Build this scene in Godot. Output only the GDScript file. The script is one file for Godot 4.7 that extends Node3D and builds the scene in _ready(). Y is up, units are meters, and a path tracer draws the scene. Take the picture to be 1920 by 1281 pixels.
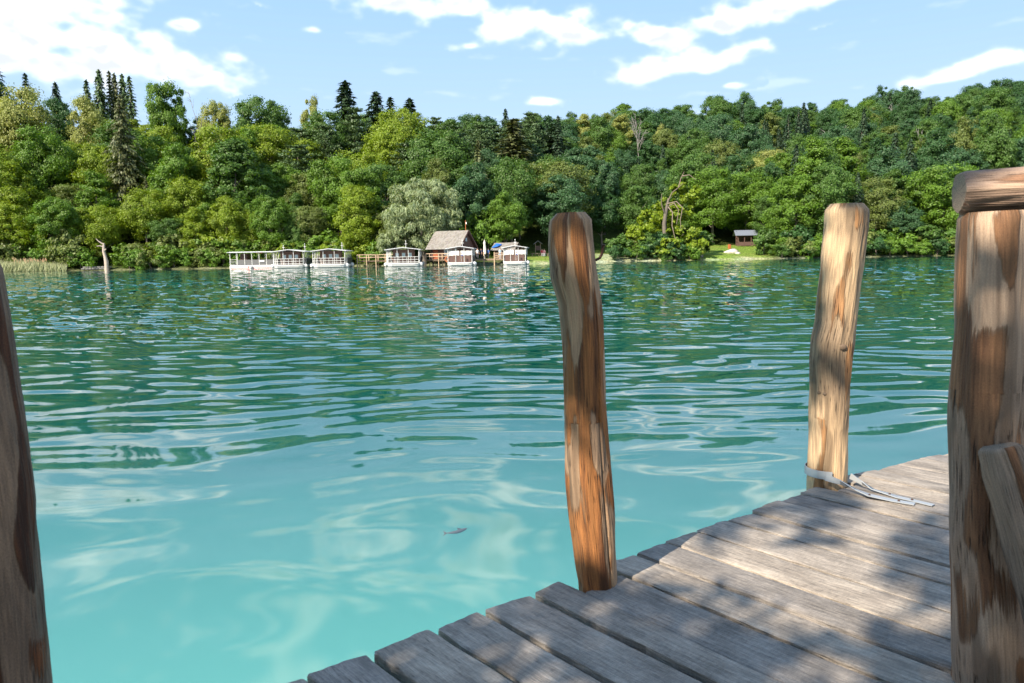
extends Node3D
# A wooden landing on a turquoise lake, tour boats moored at the far shore below a wooded hill.
# Water level is y = 0, the deck of the landing is y = 0.5; the camera looks along -z.

# ---------------------------------------------------------------- mesh collector
class Shape:
	var v := PackedVector3Array()
	var n := PackedVector3Array()
	var t := PackedVector2Array()
	var c := PackedColorArray()
	var ix := PackedInt32Array()
	var tint := Color.WHITE

	func vert(p: Vector3, nn: Vector3, uv := Vector2.ZERO) -> int:
		v.append(p); n.append(nn); t.append(uv); c.append(tint)
		return v.size() - 1

	# corners counter-clockwise seen from outside
	func tri(a: Vector3, b: Vector3, d: Vector3) -> void:
		var nn := (b - a).cross(d - a).normalized()
		var i := vert(a, nn, Vector2.ZERO); vert(b, nn, Vector2((b - a).length(), 0)); vert(d, nn, Vector2(0, (d - a).length()))
		ix.append_array([i, i + 2, i + 1])

	func quad(a: Vector3, b: Vector3, d: Vector3, e: Vector3, off := Vector2.ZERO) -> void:
		var nn := (b - a).cross(e - a).normalized()
		var w := (b - a).length(); var h := (e - a).length()
		var i := vert(a, nn, off); vert(b, nn, off + Vector2(w, 0)); vert(d, nn, off + Vector2(w, h)); vert(e, nn, off + Vector2(0, h))
		ix.append_array([i, i + 2, i + 1, i, i + 3, i + 2])

	# box with chamfered edges; at = its middle
	func box(at: Vector3, size: Vector3, bevel := 0.0, turn := Basis.IDENTITY, off := Vector2.ZERO) -> void:
		var h := size / 2.0
		var b := minf(bevel, minf(h.x, minf(h.y, h.z)) * 0.9)
		var ax := [Vector3.RIGHT, Vector3.UP, Vector3.BACK]
		var hh := [h.x, h.y, h.z]
		for k in 3:
			var k1 := (k + 1) % 3
			var k2 := (k + 2) % 3
			for s in [-1.0, 1.0]:
				var nrm: Vector3 = ax[k] * s
				var a1: Vector3 = ax[k1] * (hh[k1] - b)
				var a2: Vector3 = ax[k2] * (hh[k2] - b)
				var m: Vector3 = nrm * hh[k]
				var q := [m - a1 - a2, m + a1 - a2, m + a1 + a2, m - a1 + a2]
				if s < 0:
					q.reverse()
				quad(at + turn * q[0], at + turn * q[1], at + turn * q[2], at + turn * q[3], off)
		if b <= 0.0:
			return
		for k in 3:
			var k1 := (k + 1) % 3
			var k2 := (k + 2) % 3
			for s1 in [-1.0, 1.0]:
				for s2 in [-1.0, 1.0]:
					var e: Vector3 = ax[k] * (hh[k] - b)
					var p1: Vector3 = ax[k1] * s1 * hh[k1] + ax[k2] * s2 * (hh[k2] - b)
					var p2: Vector3 = ax[k1] * s1 * (hh[k1] - b) + ax[k2] * s2 * hh[k2]
					var q := [p1 - e, p1 + e, p2 + e, p2 - e]
					var nn: Vector3 = (q[1] - q[0]).cross(q[3] - q[0])
					if nn.dot(ax[k1] * s1 + ax[k2] * s2) < 0:
						q.reverse()
					quad(at + turn * q[0], at + turn * q[1], at + turn * q[2], at + turn * q[3], off)
		for sx in [-1.0, 1.0]:
			for sy in [-1.0, 1.0]:
				for sz in [-1.0, 1.0]:
					var p := Vector3(sx * h.x, sy * (h.y - b), sz * (h.z - b))
					var q := Vector3(sx * (h.x - b), sy * h.y, sz * (h.z - b))
					var r := Vector3(sx * (h.x - b), sy * (h.y - b), sz * h.z)
					if (q - p).cross(r - p).dot(Vector3(sx, sy, sz)) < 0:
						tri(at + turn * p, at + turn * r, at + turn * q)
					else:
						tri(at + turn * p, at + turn * q, at + turn * r)

	func bar(a: Vector3, b: Vector3, w: float, h := -1.0, bevel := 0.0) -> void:
		var d := (b - a)
		var y := d.normalized()
		var x := y.cross(Vector3.UP if absf(y.y) < 0.9 else Vector3.BACK).normalized()
		box((a + b) / 2.0, Vector3(w, d.length(), h if h > 0 else w), bevel, Basis(x, y, x.cross(y)))

	# tube through points with a radius at each
	func tube(pts: Array, rad: Array, sides := 8, caps := true) -> void:
		var first := v.size()
		var up := Vector3(0.31, 0.17, 0.93)
		var along := 0.0
		for i in pts.size():
			var d: Vector3 = (pts[mini(i + 1, pts.size() - 1)] - pts[maxi(i - 1, 0)]).normalized()
			var x := d.cross(up).normalized()
			up = x.cross(d).normalized()
			if i > 0:
				along += (pts[i] - pts[i - 1]).length()
			for s in sides + 1:
				var a := TAU * s / sides
				var o := x * cos(a) + up * sin(a)
				vert(pts[i] + o * rad[i], o, Vector2(float(s) / sides, along))
		for i in pts.size() - 1:
			for s in sides:
				var a := first + i * (sides + 1) + s
				var b := a + sides + 1
				ix.append_array([a, a + 1, b, a + 1, b + 1, b])
		if caps:
			for e in 2:
				var i := 0 if e == 0 else pts.size() - 1
				var j := 1 if e == 0 else pts.size() - 2
				var nn: Vector3 = (pts[i] - pts[j]).normalized()
				var m := vert(pts[i] + nn * rad[i] * 0.1, nn)
				var f := v.size()
				for s in sides + 1:
					vert(v[first + i * (sides + 1) + s], nn, Vector2(0.5 + 0.5 * cos(TAU * s / sides), 0.5 + 0.5 * sin(TAU * s / sides)))
				for s in sides:
					if e == 0:
						ix.append_array([m, f + s, f + s + 1])
					else:
						ix.append_array([m, f + s + 1, f + s])

	func ball(at: Vector3, r: Vector3, sides := 12, rings := 8) -> void:
		var first := v.size()
		for i in rings + 1:
			var a := PI * i / rings
			for s in sides + 1:
				var b := TAU * s / sides
				var o := Vector3(sin(a) * cos(b), cos(a), sin(a) * sin(b))
				vert(at + o * r, (o / r).normalized(), Vector2(float(s) / sides, float(i) / rings))
		for i in rings:
			for s in sides:
				var a := first + i * (sides + 1) + s
				var b := a + sides + 1
				ix.append_array([a, b, a + 1, a + 1, b, b + 1])

	# a leaf or spray of leaves: a rhombus
	func leaf(at: Vector3, nn: Vector3, along: Vector3, len: float, wide: float) -> void:
		var x := (along - nn * along.dot(nn)).normalized()
		var z := nn.cross(x)
		var i := v.size()
		v.append(at - x * len); v.append(at + z * wide - x * len * 0.1); v.append(at + x * len); v.append(at - z * wide - x * len * 0.1)
		for k in 4:
			n.append(nn); c.append(tint); t.append(Vector2.ZERO)
		ix.append_array([i, i + 1, i + 2, i, i + 2, i + 3])

	func mesh() -> ArrayMesh:
		var a := []
		a.resize(Mesh.ARRAY_MAX)
		a[Mesh.ARRAY_VERTEX] = v
		a[Mesh.ARRAY_NORMAL] = n
		a[Mesh.ARRAY_TEX_UV] = t
		a[Mesh.ARRAY_COLOR] = c
		a[Mesh.ARRAY_INDEX] = ix
		var m := ArrayMesh.new()
		m.add_surface_from_arrays(Mesh.PRIMITIVE_TRIANGLES, a)
		return m

# ---------------------------------------------------------------- naming and grouping
var taken := {}
var rng := RandomNumberGenerator.new()
var M := {}

func numbered(called: String) -> String:
	var k: int = taken.get(called, 0)
	taken[called] = k + 1
	return called if k == 0 else "%s_%03d" % [called, k]

func tag(o: Node, label: String, category := "", group := "", kind := "") -> Node:
	if label: o.set_meta("label", label)
	if category: o.set_meta("category", category)
	if group: o.set_meta("group", group)
	if kind: o.set_meta("kind", kind)
	return o

func thing(called: String, at: Vector3, turn: float, label: String, category: String, group := "") -> Node3D:
	var o := Node3D.new()
	o.name = numbered(called)
	add_child(o)
	o.position = at
	o.rotation.y = turn
	tag(o, label, category, group)
	return o

func part(called: String, s, mat: Material, parent: Node) -> MeshInstance3D:
	var o := MeshInstance3D.new()
	o.name = called
	o.mesh = s.mesh() if s is Shape else s
	o.material_override = mat
	parent.add_child(o, true)
	return o

func solo(called: String, s, mat: Material, label: String, category: String, group := "", kind := "") -> MeshInstance3D:
	var o := MeshInstance3D.new()
	o.name = numbered(called)
	o.mesh = s.mesh() if s is Shape else s
	o.material_override = mat
	add_child(o)
	tag(o, label, category, group, kind)
	return o

# ---------------------------------------------------------------- materials
func lin(r: float, g: float, b: float) -> Color:
	return Color(r, g, b).linear_to_srgb()

func paint(r: float, g: float, b: float, rough := 0.8, metal := 0.0, vertex := false) -> StandardMaterial3D:
	var m := StandardMaterial3D.new()
	m.albedo_color = lin(r, g, b)
	m.roughness = rough
	m.metallic = metal
	m.vertex_color_use_as_albedo = vertex
	return m

func leafy(r: float, g: float, b: float, through := 0.8) -> StandardMaterial3D:
	var m := paint(r, g, b, 0.55, 0.0, true)
	m.backlight_enabled = true
	m.backlight = lin(through * 0.95, through, through * 0.35)
	return m

func noise_bytes(w: int, h: int, freq: float, sd: int, octaves := 4, kind := FastNoiseLite.TYPE_SIMPLEX_SMOOTH, to := Vector2i.ZERO) -> PackedByteArray:
	var f := FastNoiseLite.new()
	f.seed = sd
	f.noise_type = kind
	f.frequency = freq
	f.fractal_octaves = octaves
	var im := f.get_seamless_image(w, h)
	im.convert(Image.FORMAT_L8)
	if to != Vector2i.ZERO:
		im.resize(to.x, to.y, Image.INTERPOLATE_CUBIC)
	return im.get_data()

func texture(w: int, h: int, data: PackedByteArray, format := Image.FORMAT_RGB8) -> ImageTexture:
	return ImageTexture.create_from_image(Image.create_from_data(w, h, false, format, data))

# weathered board: u runs along the grain (1.2 m), v across (0.4 m)
func board_material(sd: int, dark: Color, light: Color) -> StandardMaterial3D:
	var w := 1024
	var h := 512
	var fine := noise_bytes(144, 512, 0.17, sd, 3, FastNoiseLite.TYPE_SIMPLEX_SMOOTH, Vector2i(w, h))
	var streak := noise_bytes(32, 256, 0.09, sd + 1, 3, FastNoiseLite.TYPE_SIMPLEX_SMOOTH, Vector2i(w, h))
	var patch := noise_bytes(256, 128, 0.02, sd + 2, 4, FastNoiseLite.TYPE_SIMPLEX_SMOOTH, Vector2i(w, h))
	var grit := noise_bytes(w, h, 0.35, sd + 3, 2)
	var saw := noise_bytes(512, 64, 0.22, sd + 4, 2, FastNoiseLite.TYPE_SIMPLEX_SMOOTH, Vector2i(w, h))
	var out := PackedByteArray()
	out.resize(w * h * 3)
	var relief := PackedByteArray()
	relief.resize(w * h)
	for i in w * h:
		var f := fine[i] / 255.0
		var s := streak[i] / 255.0
		var p := patch[i] / 255.0
		var k := 0.1 + 0.34 * f + 0.28 * s + 0.34 * p + 0.34 * (grit[i] / 255.0 - 0.5) + 0.16 * (saw[i] / 255.0 - 0.5)
		var crack := clampf((0.2 - f) * 9.0, 0, 1) * clampf((0.46 - s) * 7.0, 0, 1)
		k = clampf(k * (1.0 - 0.62 * crack), 0.0, 1.0)
		out[i * 3] = int(255 * lerpf(dark.r, light.r, k))
		out[i * 3 + 1] = int(255 * lerpf(dark.g, light.g, k))
		out[i * 3 + 2] = int(255 * lerpf(dark.b, light.b, k))
		relief[i] = int(255 * clampf(0.5 * f + 0.2 * s + 0.2 * grit[i] / 255.0 + 0.1 * saw[i] / 255.0 - 0.5 * crack, 0, 1))
	var m := StandardMaterial3D.new()
	m.albedo_texture = texture(w, h, out)
	m.heightmap_enabled = true
	m.heightmap_texture = texture(w, h, relief, Image.FORMAT_L8)
	m.heightmap_scale = 0.5
	m.roughness = 0.82
	m.metallic_specular = 0.35
	m.uv1_scale = Vector3(1.0 / 1.2, 1.0 / 0.4, 1)
	m.vertex_color_use_as_albedo = true
	return m

# peeled log: u once round, v along (1.3 m); grey dry wood with tongues of brown inner bark left on it
func log_material(sd: int, wood: Color, wood2: Color, bark: Color, bark2: Color, share: float) -> StandardMaterial3D:
	var w := 512
	var h := 1024
	var tongue := noise_bytes(72, 40, 0.07, sd, 2, FastNoiseLite.TYPE_SIMPLEX_SMOOTH, Vector2i(w, h))
	var drops := noise_bytes(128, 44, 0.085, sd + 1, 1, FastNoiseLite.TYPE_CELLULAR, Vector2i(w, h))
	var grain := noise_bytes(512, 80, 0.14, sd + 2, 3, FastNoiseLite.TYPE_SIMPLEX_SMOOTH, Vector2i(w, h))
	var broad := noise_bytes(64, 64, 0.03, sd + 3, 3, FastNoiseLite.TYPE_SIMPLEX_SMOOTH, Vector2i(w, h))
	var stain := noise_bytes(96, 24, 0.06, sd + 5, 3, FastNoiseLite.TYPE_SIMPLEX_SMOOTH, Vector2i(w, h))
	var grit := noise_bytes(w, h, 0.3, sd + 4, 2)
	var out := PackedByteArray()
	out.resize(w * h * 3)
	var relief := PackedByteArray()
	relief.resize(w * h)
	for i in w * h:
		var g := grain[i] / 255.0
		var b := broad[i] / 255.0
		var st := stain[i] / 255.0
		var x := 0.66 * tongue[i] / 255.0 + 0.30 * drops[i] / 255.0 + 0.12 * b + 0.10 * (g - 0.5)
		var left := clampf((x - (1.0 - share)) * 20.0, 0, 1)
		var rim := 1.0 - absf(left - 0.5) * 2.0
		var r := grit[i] / 255.0 - 0.5
		var kw := clampf(0.12 + 0.5 * g + 0.75 * (b - 0.4) + 0.45 * r, 0, 1)
		var kb := clampf(0.05 + 0.55 * g + 1.1 * (st - 0.42) + 0.45 * r + 0.25 * (tongue[i] / 255.0 - 0.5), 0, 1)
		var col := wood.lerp(wood2, kw).lerp(bark.lerp(bark2, kb), left)
		var crack := clampf((0.25 - g) * 14.0, 0, 1) * clampf((0.56 - b) * 6.0, 0, 1)
		var dirt := clampf((st - 0.64) * 7.0, 0, 1)
		col = col.lerp(Color(0.13, 0.09, 0.06), clampf(0.18 * rim + 0.6 * crack + 0.32 * dirt * (0.4 + g), 0, 0.8))
		out[i * 3] = int(255 * clampf(col.r, 0, 1))
		out[i * 3 + 1] = int(255 * clampf(col.g, 0, 1))
		out[i * 3 + 2] = int(255 * clampf(col.b, 0, 1))
		relief[i] = int(255 * clampf(0.35 * g + 0.15 * grit[i] / 255.0 + 0.4 * left - 0.35 * crack + 0.1, 0, 1))
	var m := StandardMaterial3D.new()
	m.albedo_texture = texture(w, h, out)
	m.heightmap_enabled = true
	m.heightmap_texture = texture(w, h, relief, Image.FORMAT_L8)
	m.heightmap_scale = 0.55
	m.roughness = 0.7
	m.metallic_specular = 0.4
	m.uv1_scale = Vector3(1, 1.0 / 1.3, 1)
	return m

# ---------------------------------------------------------------- the lie of the land
const SHORE := [[-400.0, 60.0], [-230.0, 60.0], [-140.0, 122.0], [-86.0, 130.0], [-60.0, 131.0], [-30.0, 130.0], [-8.0, 126.0], [4.0, 124.0], [14.0, 131.0], [22.0, 135.5], [44.0, 138.0], [66.0, 140.0], [86.0, 142.5], [140.0, 140.0], [230.0, 70.0], [400.0, 60.0]]
const RIDGE := [[-600.0, 170.0, 19.0], [0.0, 172.0, 20.5], [300.0, 178.0, 19.5], [660.0, 196.0, 20.5], [960.0, 235.0, 29.0], [1200.0, 292.0, 39.0], [1500.0, 362.0, 53.0], [1900.0, 392.0, 65.0], [2500.0, 400.0, 72.0]]
var bumps := FastNoiseLite.new()

func along(table: Array, x: float, col: int) -> float:
	if x <= table[0][0]: return table[0][col]
	for i in table.size() - 1:
		if x <= table[i + 1][0]:
			var k: float = (x - table[i][0]) / (table[i + 1][0] - table[i][0])
			return lerpf(table[i][col], table[i + 1][col], k)
	return table[-1][col]

func bearing(x: float, z: float) -> float:
	return clampf(957.5 + 1409.0 * x / maxf(-z, 1.0), -2000, 4000)

func inland(x: float, z: float) -> float:
	return -z - along(SHORE, x, 1) - 0.9 * bumps.get_noise_2d(x * 3.0, 7.0)

func bench(b: float) -> float:
	return 4.0 + 10.0 * smoothstep(925.0, 975.0, b) * (1.0 - smoothstep(1400.0, 1480.0, b)) + 14.0 * smoothstep(1040.0, 1120.0, b) * (1.0 - smoothstep(1400.0, 1480.0, b))

func ground(x: float, z: float) -> float:
	if z > 4.5:
		return 0.15 + 0.3 * (1.0 - exp(-(z - 4.5) * 0.6)) + 0.12 * maxf(0, z - 14) + bumps.get_noise_2d(x, z) * minf(1.0, (z - 4.5) * 0.1)
	var d := inland(x, z)
	if d < 0.0:
		var near := (4.5 - z) * 0.154 if z > -2.0 else 1.0 + 0.085 * (-z - 2.0) + 0.12 * bumps.get_noise_2d(x * 4.0, z * 4.0)
		return -clampf(minf(near, -d * 0.45), -0.2, 9.0)
	var b := bearing(x, z)
	var w := bench(b)
	var far := along(RIDGE, b, 1)
	var s := clampf((d - w) / maxf(far - along(SHORE, x, 1) - w, 10.0), 0.0, 1.6)
	var lift := lerpf(s, 1.0 - (1.0 - s) * (1.0 - s), 0.18) if s < 1.0 else 1.0 - 0.15 * (s - 1.0)
	return 0.12 + 0.35 * (1.0 - exp(-d * 0.8)) + minf(d, w) * 0.085 + along(RIDGE, b, 2) * lift + bumps.get_noise_2d(x, z) * 1.6 * clampf((d - w) / 20.0, 0, 1)

func spot(b: float, dist: float) -> Vector3:
	var x := dist * (b - 957.5) / 1409.0
	return Vector3(x, ground(x, -dist), -dist)

# ---------------------------------------------------------------- sky
func sky_picture() -> ImageTexture:
	var w := 4096
	var h := 2048
	var f := FastNoiseLite.new()
	f.seed = 5
	f.fractal_octaves = 6
	f.fractal_gain = 0.46
	f.frequency = 1.0
	# clouds in front: bearing, height, half width, half height in degrees
	var seen := [
		[-33.5, 14.8, 7.5, 3.0], [-30.0, 12.4, 6.5, 1.6], [-27.0, 13.2, 5.2, 2.0], [-23.5, 12.8, 5.2, 0.95], [-38.0, 12.0, 8.0, 2.6],
		[-8.0, 18.2, 6.5, 1.5], [-3.0, 17.3, 3.0, 0.8], [0.4, 16.2, 3.6, 1.35], [5.6, 15.6, 3.8, 1.1], [-2.6, 15.0, 1.2, 0.3],
		[10.9, 15.2, 2.6, 0.75], [14.6, 15.7, 3.4, 1.0], [18.2, 16.2, 4.0, 1.25], [22.3, 16.5, 3.2, 1.0],
		[10.2, 12.7, 2.3, 0.75], [13.6, 12.9, 3.2, 0.85], [16.2, 13.5, 2.6, 0.85], [18.2, 14.0, 1.6, 0.75], [16.2, 11.6, 1.5, 0.3],
		[29.2, 10.8, 2.5, 0.5], [31.8, 11.4, 2.4, 0.6], [-22.7, 15.5, 1.1, 0.5], [-13.9, 15.8, 0.9, 0.35], [2.4, 11.1, 1.4, 0.35],
		[-14.0, 21.0, 8.0, 2.0], [-20.0, 23.8, 7.0, 2.2], [-8.0, 24.5, 7.0, 2.4], [-2.0, 21.5, 4.5, 1.6], [-30.0, 20.0, 4.0, 1.4], [9.0, 19.6, 5.0, 1.0], [16.0, 21.0, 4.0, 1.2], [-16.0, 28.0, 5.0, 1.6]]
	var small := Image.create(1024, 256, false, Image.FORMAT_RGB8)
	for y in 256:
		for x in 1024:
			small.set_pixel(x, y, sky_color((x + 0.5) / 1024.0, (y + 0.5) / 512.0, f, seen, false))
	small.resize(w, h / 2, Image.INTERPOLATE_CUBIC)
	var im := Image.create(w, h, false, Image.FORMAT_RGB8)
	im.fill(lin(0.21, 0.28, 0.33))
	im.blit_rect(small, Rect2i(0, 0, w, h / 2), Vector2i.ZERO)
	var x0 := -int(w * 42.0 / 360.0)
	var x1 := int(w * 40.0 / 360.0)
	var y0 := int(h * (90.0 - 21.0) / 180.0)
	for y in range(y0, h / 2):
		for x in range(x0, x1):
			im.set_pixel(posmod(x, w), y, sky_color((x + 0.5) / w, (y + 0.5) / h, f, seen, true))
	return ImageTexture.create_from_image(im)

func sky_color(u: float, v: float, f: FastNoiseLite, seen: Array, fine: bool) -> Color:
	var el := 90.0 - v * 180.0
	var az := wrapf(u, -0.5, 0.5) * 360.0       # u = 0 looks along -z
	var e := deg_to_rad(el)
	var a := deg_to_rad(az)
	var d := Vector3(sin(a) * cos(e), sin(e), -cos(a) * cos(e))
	var k := pow(1.0 - clampf(sin(e), 0, 1), 2.2)
	var air := Vector3(0.12, 0.35, 0.72).lerp(Vector3(0.56, 0.70, 0.83), k)
	var body := 0.0
	var low := 0.0
	var front := 1.0 - smoothstep(36.0, 50.0, absf(az + 1.0))
	front *= 1.0 - smoothstep(27.0, 34.0, el)
	if front > 0.0:
		var sum := 0.0
		var under := 0.0
		for s in seen:
			var dx: float = (az - s[0]) / s[2]
			if absf(dx) > 1.7: continue
			var dy: float = (el - s[1]) / s[3]
			dy *= 0.8 if dy > 0.0 else 1.25
			if absf(dy) > 1.9: continue
			var g := exp(-(dx * dx + dy * dy) * 1.3)
			sum = 1.0 - (1.0 - sum) * (1.0 - g)
			under += g * clampf(0.35 - dy, 0.0, 1.4)
		if sum > 0.02:
			var nn := f.get_noise_3d(d.x * 16.0, d.y * 30.0, d.z * 16.0)
			var x := sum + nn * 1.0
			body = pow(smoothstep(0.10, 1.12, x), 1.8) * front
			low = clampf(under / maxf(sum, 0.01) + 1.5 * f.get_noise_3d(d.x * 22.0, d.y * 40.0 + 7.0, d.z * 22.0), 0, 1) * smoothstep(0.5, 1.1, x)
		elif fine:
			body = 0.12 * smoothstep(0.25, 0.6, f.get_noise_3d(d.x * 9.0, d.y * 40.0, d.z * 9.0)) * front
	if front < 1.0:
		var p := d / (d.y + 0.12)
		var nn := f.get_noise_3d(p.x * 0.9 + 3.1, 2.7, p.z * 0.9 - 1.7) + 0.35 * f.get_noise_3d(p.x * 0.22, 9.0, p.z * 0.22)
		var g := smoothstep(0.08, 0.34, nn)
		body = lerpf(body, maxf(body, g), 1.0 - front)
		low = maxf(low, smoothstep(0.25, 0.55, nn) * (1.0 - front) * 0.8)
	var white := Vector3(1.25, 1.25, 1.255).lerp(Vector3(0.56, 0.60, 0.67), low * 0.9)
	var col := air.lerp(white, body) / 1.45   # the picture holds up to 1; the sky's energy brings it back
	return lin(minf(col.x, 1), minf(col.y, 1), minf(col.z, 1))

func camera_and_light() -> void:
	var cam := Camera3D.new()
	cam.name = "camera"
	cam.fov = 49.18
	cam.near = 0.05
	cam.far = 3000.0
	add_child(cam)
	cam.position = Vector3(0, 1.5, 0)
	cam.rotation_degrees = Vector3(-6.62, 0, -0.95)
	cam.current = true
	var lens := CameraAttributesPhysical.new()
	lens.frustum_focal_length = 26.22
	lens.frustum_focus_distance = 6.0
	lens.frustum_near = 0.05
	lens.frustum_far = 3000.0
	lens.exposure_aperture = 9.0
	cam.attributes = lens
	var env := Environment.new()
	env.background_mode = Environment.BG_SKY
	var sm := PanoramaSkyMaterial.new()
	sm.panorama = sky_picture()
	sm.energy_multiplier = 1.45
	var sky := Sky.new()
	sky.sky_material = sm
	env.sky = sky
	env.background_energy_multiplier = 0.66
	env.tonemap_mode = Environment.TONE_MAPPER_LINEAR
	env.tonemap_exposure = 2.2
	env.sdfgi_enabled = true
	env.ssao_enabled = true
	env.ssil_enabled = true
	env.volumetric_fog_enabled = true
	env.volumetric_fog_density = 0.0
	var we := WorldEnvironment.new()
	we.name = "environment"
	we.environment = env
	add_child(we)
	var sun := DirectionalLight3D.new()
	sun.name = "sun"
	sun.light_energy = 1.6
	sun.light_color = Color(1.0, 0.955, 0.88)
	sun.light_angular_distance = 0.55
	sun.shadow_enabled = true
	add_child(sun)
	sun.look_at_from_position(Vector3.ZERO, -SUN)

const SUN := Vector3(-0.5275, 0.6157, 0.5854)

# ---------------------------------------------------------------- water and terrain
func build_terrain() -> void:
	var xs := []
	for x in [-1400.0, -1000.0, -700.0, -500.0, -360.0, -280.0, -220.0, -180.0, -150.0, -130.0]: xs.append(x)
	var x := -116.0
	while x < 117.0:
		xs.append(x); x += 2.9
	for k in [130.0, 150.0, 180.0, 220.0, 280.0, 360.0, 500.0, 700.0, 1000.0, 1400.0]: xs.append(k)
	var zs := []
	for k in [700.0, 400.0, 220.0, 120.0, 60.0, 35.0, 22.0, 14.0, 10.0, 7.0, 5.6, 5.0, 4.5, 4.0, 3.0, 1.0]: zs.append(k)
	var z := -0.4
	while z > -17.0:
		zs.append(z); z -= 0.8
	while z > -118.0:
		zs.append(z); z -= 4.5
	while z > -172.0:
		zs.append(z); z -= 1.6
	while z > -470.0:
		zs.append(z); z -= 11.0
	for k in [-520.0, -620.0, -800.0, -1100.0, -1700.0]: zs.append(k)
	var s := Shape.new()
	var hs := PackedFloat32Array()
	for zz in zs:
		for xx in xs:
			hs.append(ground(xx, zz))
	var w := xs.size()
	for j in zs.size():
		for i in w:
			var xl: float = xs[maxi(i - 1, 0)]; var xr: float = xs[mini(i + 1, w - 1)]
			var za: float = zs[maxi(j - 1, 0)]; var zb: float = zs[mini(j + 1, zs.size() - 1)]
			var gx := (hs[j * w + mini(i + 1, w - 1)] - hs[j * w + maxi(i - 1, 0)]) / (xr - xl)
			var gz := (hs[mini(j + 1, zs.size() - 1) * w + i] - hs[maxi(j - 1, 0) * w + i]) / (zb - za)
			s.tint = ground_tint(xs[i], hs[j * w + i], zs[j])
			s.vert(Vector3(xs[i], hs[j * w + i], zs[j]), Vector3(-gx, 1, -gz).normalized())
	var bed := Shape.new()
	for j in zs.size() - 1:
		for i in w - 1:
			var a := j * w + i
			var under := maxf(maxf(hs[a], hs[a + 1]), maxf(hs[a + w], hs[a + w + 1])) < -0.25
			(bed if under else s).ix.append_array([a, a + w, a + 1, a + 1, a + w, a + w + 1])
	bed.v = s.v; bed.n = s.n; bed.c = s.c; bed.t = s.t
	var b := MeshInstance3D.new()
	b.name = "lake_bed"
	b.mesh = bed.mesh()
	b.material_override = paint(0.20, 0.60, 0.535, 0.95)
	add_child(b)
	tag(b, "pale turquoise lime mud on the bottom of the lake", "", "", "structure")
	var m := paint(1, 1, 1, 0.95, 0, true)
	m.metallic_specular = 0.15
	var nt := PackedByteArray()
	var n1 := noise_bytes(512, 512, 0.03, 77, 5)
	var n2 := noise_bytes(512, 512, 0.2, 78, 3)
	nt.resize(512 * 512 * 3)
	for i in 512 * 512:
		var k := clampf(0.55 + 0.5 * (n1[i] / 255.0 - 0.5) + 0.5 * (n2[i] / 255.0 - 0.5), 0, 1)
		nt[i * 3] = int(255 * k); nt[i * 3 + 1] = int(255 * minf(1, k + 0.04)); nt[i * 3 + 2] = int(255 * k * 0.95)
	m.albedo_color = Color(1.0, 1.0, 1.0)
	m.albedo_texture = texture(512, 512, nt)
	m.uv1_triplanar = true
	m.uv1_world_triplanar = true
	m.uv1_scale = Vector3(0.11, 0.11, 0.11)
	var o := MeshInstance3D.new()
	o.name = "ground"
	o.mesh = s.mesh()
	o.material_override = m
	add_child(o)
	tag(o, "lake bed, grassy banks and wooded hillside round the lake", "", "", "structure")

func ground_tint(x: float, y: float, z: float) -> Color:
	if y < -0.25:
		return Color(1.0, 1.6, 1.3)          # pale turquoise lime mud
	var d := inland(x, z)
	var b := bearing(x, z)
	var r := bumps.get_noise_2d(x * 5.0, z * 5.0)
	if z < 0.0:
		if b > 975.0 and b < 1435.0 and d < bench(b):
			if d < 0.8 + 0.6 * r: return Color(1.0, 0.86, 0.62)
			if b > 1110.0 and b < 1205.0 and d < 9.0 + 3.0 * r: return Color(1.15, 0.98, 0.76)
			return Color(0.46, 0.60, 0.13).lerp(Color(0.62, 0.56, 0.2), clampf(r * 1.5, 0, 1))
		if d < 0.6: return Color(0.5, 0.45, 0.33)
	return Color(0.16, 0.19, 0.06)

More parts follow.
